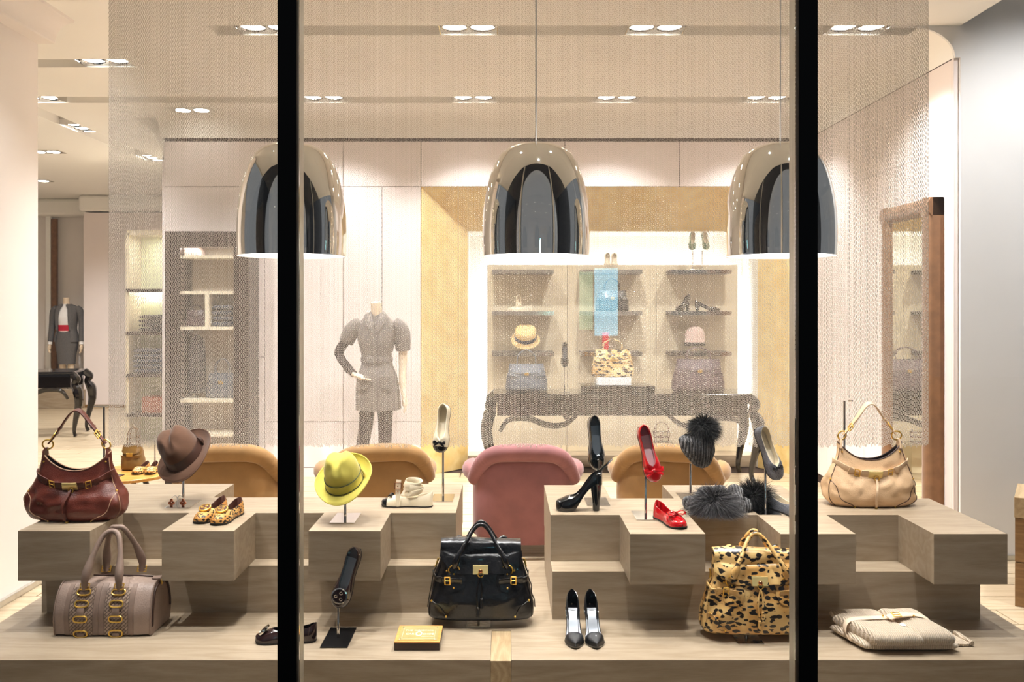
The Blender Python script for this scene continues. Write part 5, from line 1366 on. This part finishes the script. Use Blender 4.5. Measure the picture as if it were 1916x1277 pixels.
# straw boater
t = thing('straw_hat', 'straw hat with navy ribbon above the bottom left niche shelf', 'hat', sp(983, SZ[2]+0.10), mat3=1.15*Matrix.Rotation(math.radians(38), 3, 'X'))
MB().lathe([(0, .155), (.085, .152), (.098, .14), (.102, .06), (.104, .055), (.136, .03), (.134, .022), (.10, .048)], 32).build('straw_body', M['straw'], t, ang=60)
MB().lathe([(.1045, .10), (.1055, .06)], 32).build('ribbon', M['navy'], t)
MB().tube([Matrix.Rotation(math.radians(-38), 3, 'X') @ Vector((0, 0.02, -0.085)), (0, 0, 0.12)], 0.005, 8).build('hat_rest', M['steel'], t)
MB().lathe([(0, -0.083), (.05, -.083), (.05, -.0862)], 20, (0, 0.02, 0)).xf(Matrix.Rotation(math.radians(-38), 4, 'X')).build('hat_rest_foot', M['steel'], t)
tote('grey blue leather handbag on the left end of the console table', sp(985, 0.861, 8.55), 0.42, 0.27, 0.2, M['grey_bag'], handle=0.14, seed=2)
# black slim shoe on a stand between the columns
b = sp(1056, 0.86, 8.5)
stand('steel rod stand on the console holding a black slim shoe', b, Vector((0, 0, 1.12)), 0.1, 0.14)
shoe('black slim shoe on a rod above the console table', b+Vector((0.0, -0.02, 0.49)), M['patent_black'], M['patent_black'], M['lining_silver'], M['patent_black'], mat3=axes((0, -0.12, -1), (0, -1, 0.1)), L=0.25, name='pump')
# middle column
for k, x in enumerate((1136, 1149)):
    shoe('%s white satin shoe standing on the top shelf of the middle niche column' % ('left', 'right')[k], sp(x, SZ[0], 9.25)+Vector((0, 0, 0.18)), M['cream_leather'], M['lining_tan'], M['lining_tan'], M['lining_tan'], mat3=axes((0, -0.12, -1), (0, -1, 0)), L=0.175, name='flat_shoe', group='white shoes on the top niche shelf')
tote('black leather handbag on the middle shelf of the middle niche column', sp(1145, SZ[1], 9.22), 0.36, 0.22, 0.16, M['lea_black'], handle=0.13, seed=8)
o = MB().box(-0.36, 0.36, -0.18, 0.18, 0, 0.07).build('display_riser', M['blacklac'], None, smooth=False, bevel=0.003); o.location = sp(1152, 0.86, 8.5)
props(o, 'flat black riser on the console table under the leopard bag', 'riser')
o = MB().box(-0.17, 0.17, -0.11, 0.11, 0, 0.075).build('display_riser', M['acrylic'], None, smooth=False, bevel=0.003); o.location = sp(1146, 0.932, 8.5)
props(o, 'clear riser standing on the flat black riser of the console', 'riser')
tote('pale leopard print handbag on the console table in the niche', sp(1146, 1.008, 8.5), 0.42, 0.27, 0.18, leopard('leopard_cream', (232,204,150), (206,164,100), (50,38,30), 26, 0.5), handle=0.1, seed=3)
M['red_lea'] = mat('red_leather', (204,30,44), 0.4, var=0.05)
t = thing('purse', 'small upright red purse on the bottom shelf of the middle niche column', 'purse', sp(1133, SZ[2], 9.2))
pl_ = MB().box(-0.035, 0.035, -0.02, 0.02, 0, 0.2); pl_.build('case', M['red_lea'], t, smooth=False, bevel=0.01)
MB().box(-0.036, 0.036, -0.023, 0.0, 0.11, 0.202).build('flap', M['red_lea'], t, smooth=False, bevel=0.006)
# right column
for k, (x, y) in enumerate(((1296, 470), (1314, 471))):
    b = sp(x, SZ[0], 9.2)
    stand('%s thin rod on the top right niche shelf under a green shoe' % ('left', 'right')[k], b, px(x, 470, 9.2), 0.07, 0.1)
    shoe('%s green glitter shoe on a rod above the top right niche shelf' % ('left', 'right')[k], px(x+(2 if k else -1), 436, 9.17), M['green_glit'], M['lining_tan'], M['lining_tan'], M['sole_dark'], mat3=axes((0.1*(k*2-0.5), -0.15, -1), (0, -1, 0.1)), L=0.19, name='flat_shoe', group='green shoes above the niche')
s, tt = shoe('black high heel shoe on the middle shelf of the right niche column', sp(1290, SZ[1], 9.2), M['patent_black'], M['patent_black'], M['lining_silver'], M['patent_black'], math.radians(215), L=0.2, heel=0.1, plat=0.015, hstyle='block', name='high_heel_shoe')
s, tt = shoe('flat black shoe on the middle shelf of the right niche column', sp(1300, SZ[1], 9.2), M['patent_black'], M['patent_black'], M['lining_silver'], M['patent_black'], math.radians(-4), L=0.27, heel=0.05, hstyle='block', name='high_heel_shoe', W=POINTW)
t = thing('knitted_hat', 'dusty pink wool cap above the bottom right niche shelf', 'hat', sp(1300, SZ[2]+0.06))
MB().lathe([(0, .21), (.05, .205), (.09, .17), (.108, .11), (.105, .04), (.11, .035), (.11, .0), (.1, 0)], 28).build('cap', M['pinkwool'], t, ang=60)
MB().lathe([(.111, .04), (.116, .02), (.111, .0)], 28).build('brim_band', M['sole_dark'], t)
MB().tube([(0, 0, -0.059), (0, 0, 0.15)], 0.006, 8).build('hat_rest', M['steel'], t)
MB().lathe([(0, -.056), (.05, -.056), (.05, -.06)], 20).build('hat_rest_foot', M['steel'], t)
tote('plum grey leather handbag on the right end of the console table', sp(1306, 0.861, 8.5), 0.52, 0.32, 0.2, M['plum_bag'], handle=0.12, seed=5)
# under the console
b = Vector((0.64, 8.98, 0.0))
stand('tall rod stand on the floor under the console table', b, Vector((0, 0, 0.52)), 0.12, 0.16)
shoe('dark shoe on a tall rod under the console table', b+Vector((0, -0.02, 0.78)), M['patent_brown'], M['patent_black'], M['lining_silver'], M['sole_dark'], mat3=axes((0, -0.12, -1), (0, -1, 0.1)), L=0.26, name='pump')
M['wire_red'] = mat('red_brown_wire', (120,60,54), 0.4, var=0.1)
o = MB().box(-0.12, 0.12, -0.1, 0.1, 0, 0.30).build('display_riser', M['panel'], None, smooth=False, bevel=0.003); o.location = (1.62, 8.85, 0.0)
props(o, 'beige box riser on the floor under the console table', 'riser')
t = thing('basket_bag', 'small red brown wire basket bag under the console table', 'bag', (1.62, 8.85, 0.302))
for z, w_ in ((0.0, 0.075), (0.05, 0.08), (0.10, 0.085)):
    MB().tube([(spow(math.cos(2*PI*k/24), .6)*w_, spow(math.sin(2*PI*k/24), .6)*0.05, z+0.004) for k in range(24)], 0.004, 6, True).build('hoop', M['wire_red'], t)
for k in range(8):
    a = 2*PI*k/8; MB().tube([(spow(math.cos(a), .6)*.075, spow(math.sin(a), .6)*.05, .004), (spow(math.cos(a), .6)*.085, spow(math.sin(a), .6)*.05, .104)], 0.003, 6).build('rib', M['wire_red'], t)
MB().tube(bez([(-.07, 0, .10), (-.06, 0, .17), (0, 0, .205), (.06, 0, .17), (.07, 0, .10)], 6), 0.004, 6).build('handle', M['wire_red'], t)

# ---- tall bookcase on the back wall
BD = 8.2; X0, X1 = (308-CX)*BD/F, (465-CX)*BD/F; ZT = EYE+(CY-433)*BD/F
t = thing('display_cabinet', 'tall dark brown display cabinet with pale shelves behind the curtain', 'cabinet', ((X0+X1)/2, BD, 0))
hw = (X1-X0)/2; ft = 0.145; dp = 0.35
M['shelf_pale'] = mat('pale_lacquer_shelf', (238,226,200), 0.4, var=0.02)
M['cab_back'] = mat('beige_cabinet_back', (206,190,168), 0.6, var=0.03)
for s in (-1, 1): MB().box(min(s*hw, s*(hw-ft)), max(s*hw, s*(hw-ft)), 0, dp, 0, ZT).build('side_post', M['brownmdf'], t, smooth=False, bevel=0.003)
MB().box(-hw+ft, hw-ft, 0, dp, ZT-0.15, ZT).build('top_rail', M['brownmdf'], t, smooth=False)
MB().box(-hw+ft, hw-ft, 0, dp, 0, 0.12).build('bottom_rail', M['brownmdf'], t, smooth=False)
MB().box(-hw+ft, hw-ft, dp-0.02, dp-0.002, 0.12, ZT-0.15).build('back_panel', M['cab_back'], t, smooth=False)
zz = [EYE-(y-CY)*BD/F for y in (478, 545, 612, 748, 812)]
for z in zz: MB().box(-hw+ft, hw-ft, 0.01, dp-0.02, z-0.03, z).build('shelf', M['shelf_pale'], t, smooth=False)
MB().box(-0.02, 0.02, 0.01, dp-0.02, zz[2], zz[1]-0.03).build('divider', M['shelf_pale'], t, smooth=False)
l = bpy.data.lights.new('cabinet_light', 'AREA'); l.shape = 'RECTANGLE'; l.size = 0.5; l.size_y = 0.03; l.energy = 5; l.color = WARM
lo = bpy.data.objects.new('cabinet_light', l); col.objects.link(lo); lo.location = ((X0+X1)/2, BD+0.06, ZT-0.16)
cx0 = (X0+X1)/2
M['navy_knit'] = mat('slate_knit', (70,76,88), 0.9, var=0.15, vscale=30)
M['charcoal'] = mat('charcoal_cloth', (52,50,52), 0.9, var=0.15, vscale=20)
def folded(label, loc, W_, D_, n, m, h=0.035):
    for k in range(n):
        o = pillow(-W_/2+0.004*(k % 2), W_/2-0.005*((k+1) % 2), 0, D_, 0, h, 0, k*1.7, n=14).build('folded_knit', m, None, ang=70)
        o.location = Vector(loc)+Vector((0, 0, k*(h+0.003)+0.001)); props(o, label % ['lowest', 'second', 'third', 'topmost', 'fifth'][k if n > 3 or k < n-1 else 3], 'knitwear', 'folded knitwear in the cabinets')
folded('folded slate knit in the tall cabinet, %s of the stack', (cx0+0.13, BD+0.05, zz[2]), 0.2, 0.24, 4, M['navy_knit'], 0.05)
tote('grey leather handbag on a lower shelf of the tall cabinet', (cx0+0.10, BD+0.17, zz[3]+0.001), 0.32, 0.24, 0.16, M['grey_bag'], handle=0.14, seed=4)
t = thing('hanging_coat', 'dark long garment hanging in the left half of the tall cabinet', 'coat', (cx0-0.15, BD+0.16, zz[3]+0.05))
hgt = zz[2]-0.08-zz[3]-0.05
MB().loft([[(wv*math.cos(2*PI*k/20)*(1+.08*math.sin(5*2*PI*k/20)), .05*math.sin(2*PI*k/20), z) for k in range(20)] for z, wv in ((0, .085), (hgt*.5, .08), (hgt*.85, .075), (hgt*.95, .05), (hgt, .015))]).build('cloth', M['charcoal'], t, ang=60)
MB().tube([(0, 0, hgt-.01), (0, 0, hgt+.04)], 0.004, 8).build('hanger_hook', M['steel'], t)
o = MB().box(-0.07, 0.07, 0, 0.2, 0, 0.09).build('shoe_box', M['pinkwool'], None, smooth=False, bevel=0.003); o.location = (cx0-0.17, BD+0.06, zz[0]+0.001)
props(o, 'small pale pink box on the top shelf of the tall cabinet', 'box')
t = tote('small dark bag on the second shelf of the tall cabinet', (cx0-0.15, BD+0.15, zz[2]+0.001), 0.2, 0.16, 0.12, M['plum_bag'], handle=0.05, gold=False, seed=11)
# ---- second lit cabinet farther back on the left
BD2 = 10.7; X0, X1 = (238-CX)*BD2/F, -3.46; ZT2 = EYE+(CY-440)*BD2/F
t = thing('display_cabinet', 'lit greenish white shelf cabinet in the far room left of the tall cabinet', 'cabinet', ((X0+X1)/2, BD2, 0))
hw2 = (X1-X0)/2
M['green_back'] = mat('pale_green_glass_back', (226,228,190), 0.3, var=0.02)
MB().box(-hw2, hw2, 0.36, 0.40, 0, ZT2).build('back_panel', M['green_back'], t, smooth=False)
for s in (-1, 1): MB().box(s*hw2-0.02, s*hw2+0.02, 0, 0.40, 0, ZT2+0.02).build('side_panel', M['panel'], t, smooth=False)
MB().box(-hw2, hw2, 0, 0.40, ZT2, ZT2+0.06).build('top_panel', M['panel'], t, smooth=False)
z2 = [EYE-(y-CY)*BD2/F for y in (541, 621, 700, 774)]
for z in z2: MB().box(-hw2, hw2, -0.04, 0.36, z-0.04, z).build('shelf', M['brownmdf'], t, smooth=False)
MB().box(-hw2+0.03, hw2-0.03, 0.28, 0.33, z2[0]-0.055, z2[0]-0.041).build('shelf_light', M['led'], t, smooth=False)
l = bpy.data.lights.new('cabinet_light', 'AREA'); l.shape = 'RECTANGLE'; l.size = 0.8; l.size_y = 0.04; l.energy = 9; l.color = WARM
lo = bpy.data.objects.new('cabinet_light', l); col.objects.link(lo); lo.location = ((X0+X1)/2, BD2+0.12, ZT2-0.01)
folded('folded charcoal knit on the far lit cabinet, %s of the stack', (X0+0.35, BD2+0.02, z2[1]), 0.45, 0.3, 4, M['charcoal'], 0.05)
folded('folded slate knit on the low shelf of the far lit cabinet, %s of the stack', (X0+0.30, BD2+0.02, z2[2]), 0.5, 0.3, 5, M['navy_knit'], 0.06)
o = MB().box(-0.25, 0.25, 0, 0.3, 0, 0.2).build('storage_box', mat('russet_leather_box', (150,84,56), 0.5, var=0.1), None, smooth=False, bevel=0.006); o.location = (X0+0.42, BD2+0.02, z2[3]+0.001)
props(o, 'russet box on the bottom shelf of the far lit cabinet', 'box')
# ---- round coffee table with goods, left behind the plinth
TZ = 0.45; c = Vector((-2.86, 6.46, 0))
t = thing('coffee_table', 'low round honey coloured wooden table behind the brown bag', 'table', c)
MB().lathe([(0, TZ), (.325, TZ), (.33, TZ-.005), (.325, TZ-.025), (0, TZ-.025)], 48).build('table_top', M['tan_wood'], t, ang=40)
for k in range(4):
    a = PI/4+k*PI/2; MB().tube([(.12*math.cos(a), .12*math.sin(a), TZ-.026), (.27*math.cos(a), .27*math.sin(a), 0.0)], [.022, .014], 8).build('leg', M['brownmdf'], t)
MB().box(-.16, .16, -.02, .02, TZ-.055, TZ-.026).build('cross_bar', M['brownmdf'], t, smooth=False)
tote('glossy olive brown bucket bag on the round table', (c.x-0.005, c.y+0.13, TZ+0.001), 0.16, 0.19, 0.15, M['olive'], handle=0.14, seed=7)
for k, (dx, a) in enumerate(((0.110, -96), (0.205, -84))):
    d = Vector((math.cos(math.radians(a)), math.sin(math.radians(a)), 0))
    shoe('%s leopard flat of the pair on the round table' % ('left', 'right')[k], Vector((c.x+dx, c.y-0.06, TZ+0.0045))-d*0.15, M['leo_flat'], M['choc'], M['choc'], M['sole_dark'], math.radians(a), L=0.2, name='flat_shoe', group='leopard flats on the round table')
stand('thin steel rod stand on the round table behind the leopard flats', Vector((c.x+0.15, c.y+0.16, TZ)), Vector((0, 0, TZ+0.25)), 0.12, 0.1, M['blacklac'])
o = MB().box(-.05, .05, -.035, .035, 0, .006).build('leather_tray', M['band_brown'], None, smooth=False, bevel=0.002); o.location = (c.x-0.02, c.y-0.13, TZ+0.0005)
props(o, 'small flat brown leather tray on the round table edge', 'tray')
# ---- far left: tall leaning panel and plinth for the suited mannequin
bx = (122-CX)*14.5/F
o = MB().box(-0.75, 0.36, -0.3, 0.3, 0, 0.31).build('mannequin_plinth', M['plinth'], None, smooth=False, bevel=0.004); o.location = (bx, 14.6, 0)
props(o, 'wide pale wooden plinth under the suited mannequin', 'plinth')
t = thing('tall_mirror', 'tall narrow brown panel with white light edge behind the suited mannequin', 'mirror', ((100-CX)*15.1/F, 15.05, 0.0))
MB().box(-0.02, 0.08, 0, 0.06, 0.3, EYE+(CY-410)*15.1/F).build('panel', M['suede'], t, smooth=False, bevel=0.01)
MB().box(-0.11, -0.025, 0.0, 0.05, 0.3, EYE+(CY-402)*15.1/F).build('light_edge', M['white'], t, smooth=False)

# ================================================================ MANNEQUINS
M['mann'] = mat('cream_mannequin', (236,214,186), 0.45, var=0.02)
M['suit'] = mat('charcoal_suit_wool', (98,94,92), 0.9, var=0.08, vscale=60)
M['blouse'] = mat('white_blouse', (245,242,240), 0.7, var=0.02)
M['sash'] = mat('crimson_sash', (196,20,50), 0.55, var=0.06, vscale=30)
M['coat'] = mat('grey_beige_coat', (118,110,104), 0.75, var=0.1, vscale=25, sheen=0.3)
M['leggings'] = mat('dark_brown_leggings', (46,32,30), 0.75, var=0.1)
def rings(spec, n=28):
    """spec rows: z, half width, half depth, x offset, y offset, exponent"""
    out = []
    for z, a, b_, ox, oy, e in spec:
        out.append([Vector((ox+a*spow(math.cos(2*PI*k/n), 2/e), oy+b_*spow(math.sin(2*PI*k/n), 2/e), z)) for k in range(n)])
    return out
def dense(spec, m=6):
    zs_ = [r[0] for r in spec]; out = []
    for i in range(len(spec)-1):
        for k in range(m):
            u = i+k/m; row = []
            for c_ in range(6): row.append(sinterp(u, [(j, spec[j][c_]) for j in range(len(spec))]))
            out.append(tuple(row))
    out.append(spec[-1]); return out
def hand(t, wrist, d, m, side=1, name='hand'):
    d = Vector(d).normalized(); mb = MB(); w_ = Vector(wrist); lat = Vector((0, 1, 0)); lat = (lat-d*lat.dot(d)).normalized()
    mb.tube([w_-d*.03, w_+d*.02, w_+d*.06, w_+d*.085], [.022, .024, .027, .02], 10)
    for k in range(4):
        b_ = w_+d*.075+lat*(-.021+.014*k); l = (.065, .075, .07, .055)[k]
        mb.tube([b_, b_+d*l*.5, b_+d*l*.85+Vector((-side*.012, 0, 0)), b_+d*l+Vector((-side*.02, 0, 0))], [.0085, .008, .0072, .005], 8)
    b_ = w_+d*.025-lat*.022
    mb.tube([b_, b_-lat*.022+d*.03, b_-lat*.026+d*.06], [.010, .0095, .006], 8)
    mb.build(name, m, t, ang=70)
# suited mannequin, far left
t = thing('mannequin', 'headless mannequin in charcoal skirt suit with crimson sash at the far left', 'mannequin', (bx, 14.55, 0.312))
MB().loft(rings(dense([(1.36, .07, .065, 0, 0, 2), (1.42, .055, .055, 0, -.005, 2), (1.48, .05, .052, 0, -.012, 2), (1.53, .05, .05, 0, -.016, 2), (1.55, .035, .035, 0, -.016, 2)]))).build('neck', M['mann'], t, ang=60)
MB().loft(rings(dense([(0.42, .135, .11, 0, 0, 2.3), (0.6, .155, .12, 0, 0, 2.3), (0.78, .185, .13, 0, .005, 2.3), (0.9, .18, .125, 0, .005, 2.3), (1.0, .14, .1, 0, 0, 2.3)]))).build('skirt', M['suit'], t, ang=60)
MB().loft(rings(dense([(0.93, .13, .095, 0, -.012, 2.2), (1.05, .13, .10, 0, -.012, 2.2), (1.2, .155, .115, 0, -.014, 2.2), (1.36, .12, .075, 0, -.005, 2.2), (1.44, .06, .06, 0, -.005, 2)]))).build('blouse', M['blouse'], t, ang=60)
MB().loft(rings(dense([(0.985, .131, .100, 0, -.014, 2.2), (1.04, .132, .104, 0, -.014, 2.2), (1.085, .136, .106, 0, -.014, 2.2)]))).build('sash', M['sash'], t, ang=60)
# open jacket shell
spec = dense([(0.80, .205, .140, 0, 0, 2.4), (0.92, .185, .130, 0, 0, 2.4), (1.03, .158, .116, 0, 0, 2.4), (1.18, .178, .125, 0, 0, 2.4), (1.32, .195, .105, 0, .005, 2.5), (1.40, .165, .08, 0, .008, 2.5), (1.44, .08, .06, 0, .005, 2.2)])
def jac(u, v):
    i = v*(len(spec)-1); a_ = spec[min(int(i), len(spec)-1)]
    gap = interp(a_[0], [(.80, .62), (.95, .60), (1.03, .58), (1.2, .50), (1.36, .36), (1.44, .15)])
    th = -PI/2+gap+(2*PI-2*gap)*u
    return Vector((a_[1]*spow(math.cos(th), 2/a_[5]), a_[4]+a_[2]*1.05*spow(math.sin(th), 2/a_[5]), a_[0]))
MB().grid(jac, 40, len(spec), 0.006).build('jacket', M['suit'], t, ang=70)
for s in (-1, 1):
    MB().ribbon([jac(0.0 if s > 0 else 1.0, v)+Vector((s*.012, -.01, 0)) for v in (.30, .45, .6, .75, .9, .98)], (1, .2, 0), [.02, .05, .06, .055, .045, .03], 0.006).build('lapel', M['suit'], t)
    arm = bez([(s*.165, .005, 1.385), (s*.225, .01, 1.30), (s*.25, .02, 1.12), (s*.255, .0, 1.0), (s*.265, -.03, 0.80)], 6)
    MB().tube(arm, [sinterp(k/(len(arm)-1), [(0, .045), (.15, .062), (.45, .055), (.75, .046), (1, .04)]) for k in range(len(arm))], 12).build('sleeve', M['suit'], t, ang=70)
    MB().tube([Vector(arm[-1])+Vector((0, 0, .02)), Vector(arm[-1])+Vector((s*.003, -.006, -.045))], [.036, .036], 12).build('cuff', M['blouse'], t)
    hand(t, Vector(arm[-1])+Vector((s*.003, -.008, -.05)), (s*.02, -.12, -1), M['mann'], s)
    MB().tube(bez([(s*.075, 0, .46), (s*.07, .01, .3), (s*.065, .015, .12), (s*.065, -.02, .035)], 5), [.052]*4+[.045]*6+[.03]*6, 10).build('leg', M['mann'], t, ang=70)
MB().lathe([(0, .012), (.17, .010), (.175, 0), (0, 0)], 28).build('base_plate', M['steel'], t)
MB().tube([(0, .03, .01), (0, .03, .6)], .012, 8).build('support_rod', M['steel'], t)
# coat mannequin behind the curtain
md_ = 7.85
t = thing('mannequin', 'headless mannequin in belted grey coat with one hand on the hip behind the curtain', 'mannequin', ((705-CX)*md_/F, md_, 0.0))
MB().box(-.32, .32, -.25, .25, 0, .16).build('base_box', M['plinth'], t, smooth=False, bevel=0.004)
zb = 0.16
def up(rows): return [(r[0]+zb,)+tuple(r[1:]) for r in rows]
MB().loft(rings(up(dense([(1.38, .075, .07, 0, 0, 2), (1.44, .055, .055, 0, -.008, 2), (1.51, .05, .05, 0, -.016, 2), (1.575, .052, .052, -.005, -.02, 2), (1.595, .035, .035, -.005, -.02, 2)])))).build('neck', M['mann'], t, ang=60)
cs = up(dense([(0.60, .205, .15, .01, 0, 2.4), (0.72, .20, .15, .005, 0, 2.4), (0.88, .185, .14, 0, 0, 2.4), (1.03, .14, .11, 0, 0, 2.3), (1.09, .138, .108, 0, 0, 2.3), (1.22, .17, .125, 0, 0, 2.3), (1.36, .19, .10, 0, .005, 2.5), (1.43, .13, .075, 0, .005, 2.4), (1.48, .06, .06, 0, .0, 2)]))
rg = rings(cs, 36)
for i, r in enumerate(rg):
    f = max(0, 1-i/24)
    for k, p in enumerate(r):
        p += Vector((math.cos(2*PI*k/36), math.sin(2*PI*k/36), 0))*0.012*f*math.sin(7*2*PI*k/36)
MB().loft(rg).build('coat', M['coat'], t, ang=60)
MB().loft(rings(up(dense([(1.04, .146, .117, 0, 0, 2.3), (1.06, .146, .117, 0, 0, 2.3), (1.08, .146, .116, 0, 0, 2.3)])))).build('belt', M['coat'], t, ang=60)
for s in (-1, 1):
    MB().ribbon([(s*.015, -.118, 1.30+zb), (s*.05, -.115, 1.40+zb), (s*.075, -.06, 1.475+zb), (s*.05, .03, 1.50+zb)], (s*.8, -.2, -.5), [.02, .07, .07, .05], .008).build('collar', M['coat'], t)
    MB().box(s*.105-.055, s*.105+.055, -.158, -.142, .80+zb, .92+zb).build('pocket', M['coat'], t, smooth=False, bevel=0.006)
    MB().ribbon(bez([(s*.01, -.125, 1.06+zb), (s*.045, -.145, 1.09+zb), (s*.06, -.145, 1.05+zb), (s*.01, -.13, 1.055+zb)], 4), (0, 0.3, 1), .025, .005).build('belt_bow', M['coat'], t)
# bent arm (image left) and hanging arm (image right)
arm = bez([(-.15, .0, 1.40+zb), (-.225, .0, 1.33+zb), (-.285, .01, 1.22+zb)], 6)
MB().tube(arm, [.055+.02*math.sin(PI*k/(len(arm)-1)*.8) for k in range(len(arm))], 14).build('puff_sleeve', M['coat'], t, ang=70)
fo = bez([(-.28, .01, 1.24+zb), (-.345, .02, 1.14+zb), (-.335, .0, 1.08+zb), (-.25, -.06, .98+zb), (-.19, -.10, .93+zb)], 6)
MB().tube(fo, [.045]*10+[.038]*10+[.032]*5, 12).build('glove', M['leggings'], t, ang=70)
hand(t, (-.175, -.125, .925+zb), (.8, -.35, -.25), M['mann'], -1)
arm = bez([(.15, .0, 1.40+zb), (.225, .01, 1.32+zb), (.24, .02, 1.14+zb)], 6)
MB().tube(arm, [.055+.02*math.sin(PI*k/(len(arm)-1)*.8) for k in range(len(arm))], 14).build('puff_sleeve', M['coat'], t, ang=70)
fo = bez([(.235, .02, 1.16+zb), (.235, .03, 1.05+zb), (.235, .0, .86+zb), (.25, -.03, .74+zb)], 6)
MB().tube(fo, [.04]*8+[.034]*6+[.026]*5, 12).build('forearm', M['mann'], t, ang=70)
hand(t, (.255, -.035, .72+zb), (.12, -.12, -1), M['mann'], 1)
for s, pts in ((-1, [(-.085, 0, .64), (-.10, -.01, .45), (-.135, .01, .25), (-.145, .02, .08), (-.145, -.05, .03)]), (1, [(.075, 0, .64), (.08, -.02, .45), (.075, .0, .25), (.075, .01, .08), (.075, -.06, .03)])):
    lg = bez([(x, y, z+zb) for x, y, z in pts], 6)
    MB().tube(lg, [sinterp(k/(len(lg)-1), [(0, .075), (.3, .062), (.5, .058), (.75, .042), (1, .035)]) for k in range(len(lg))], 12).build('leg', M['leggings'], t, ang=70)

# ================================================================ STREET SIDE (seen only as reflections in the glass and the chrome)
M['asphalt'] = mat('dark_paving', (70,70,74), 0.6, var=0.15, vscale=2)
struct('floor_street', MB().box(-14, 14, -16, 2.19, -0.12, -0.02), M['asphalt'], smooth=False)
for x, w_, z0, z1, c_, e_, lb in ((1.66, 0.38, 1.25, 2.36, (0.25, 0.75, 1.0), 7.0, 'tall blue backlit banner across the street mirrored in the window'), (1.33, 0.22, 1.35, 2.3, (0.45, 0.9, 0.55), 3.0, 'narrow green backlit banner across the street mirrored in the window')):
    t = thing('street_banner', lb, 'banner', (x, -9.0, -0.02))
    MB().box(-w_/2, w_/2, -0.02, 0.02, z0, z1).build('lit_panel', emissive('banner_light', c_, e_), t, smooth=False)
    MB().box(-w_/2-0.015, w_/2+0.015, -0.03, -0.021, z0-0.015, z1+0.015).build('frame', M['black'], t, smooth=False)
    MB().box(-0.03, 0.03, -0.07, -0.03, 0, z1).build('post', M['black'], t, smooth=False)
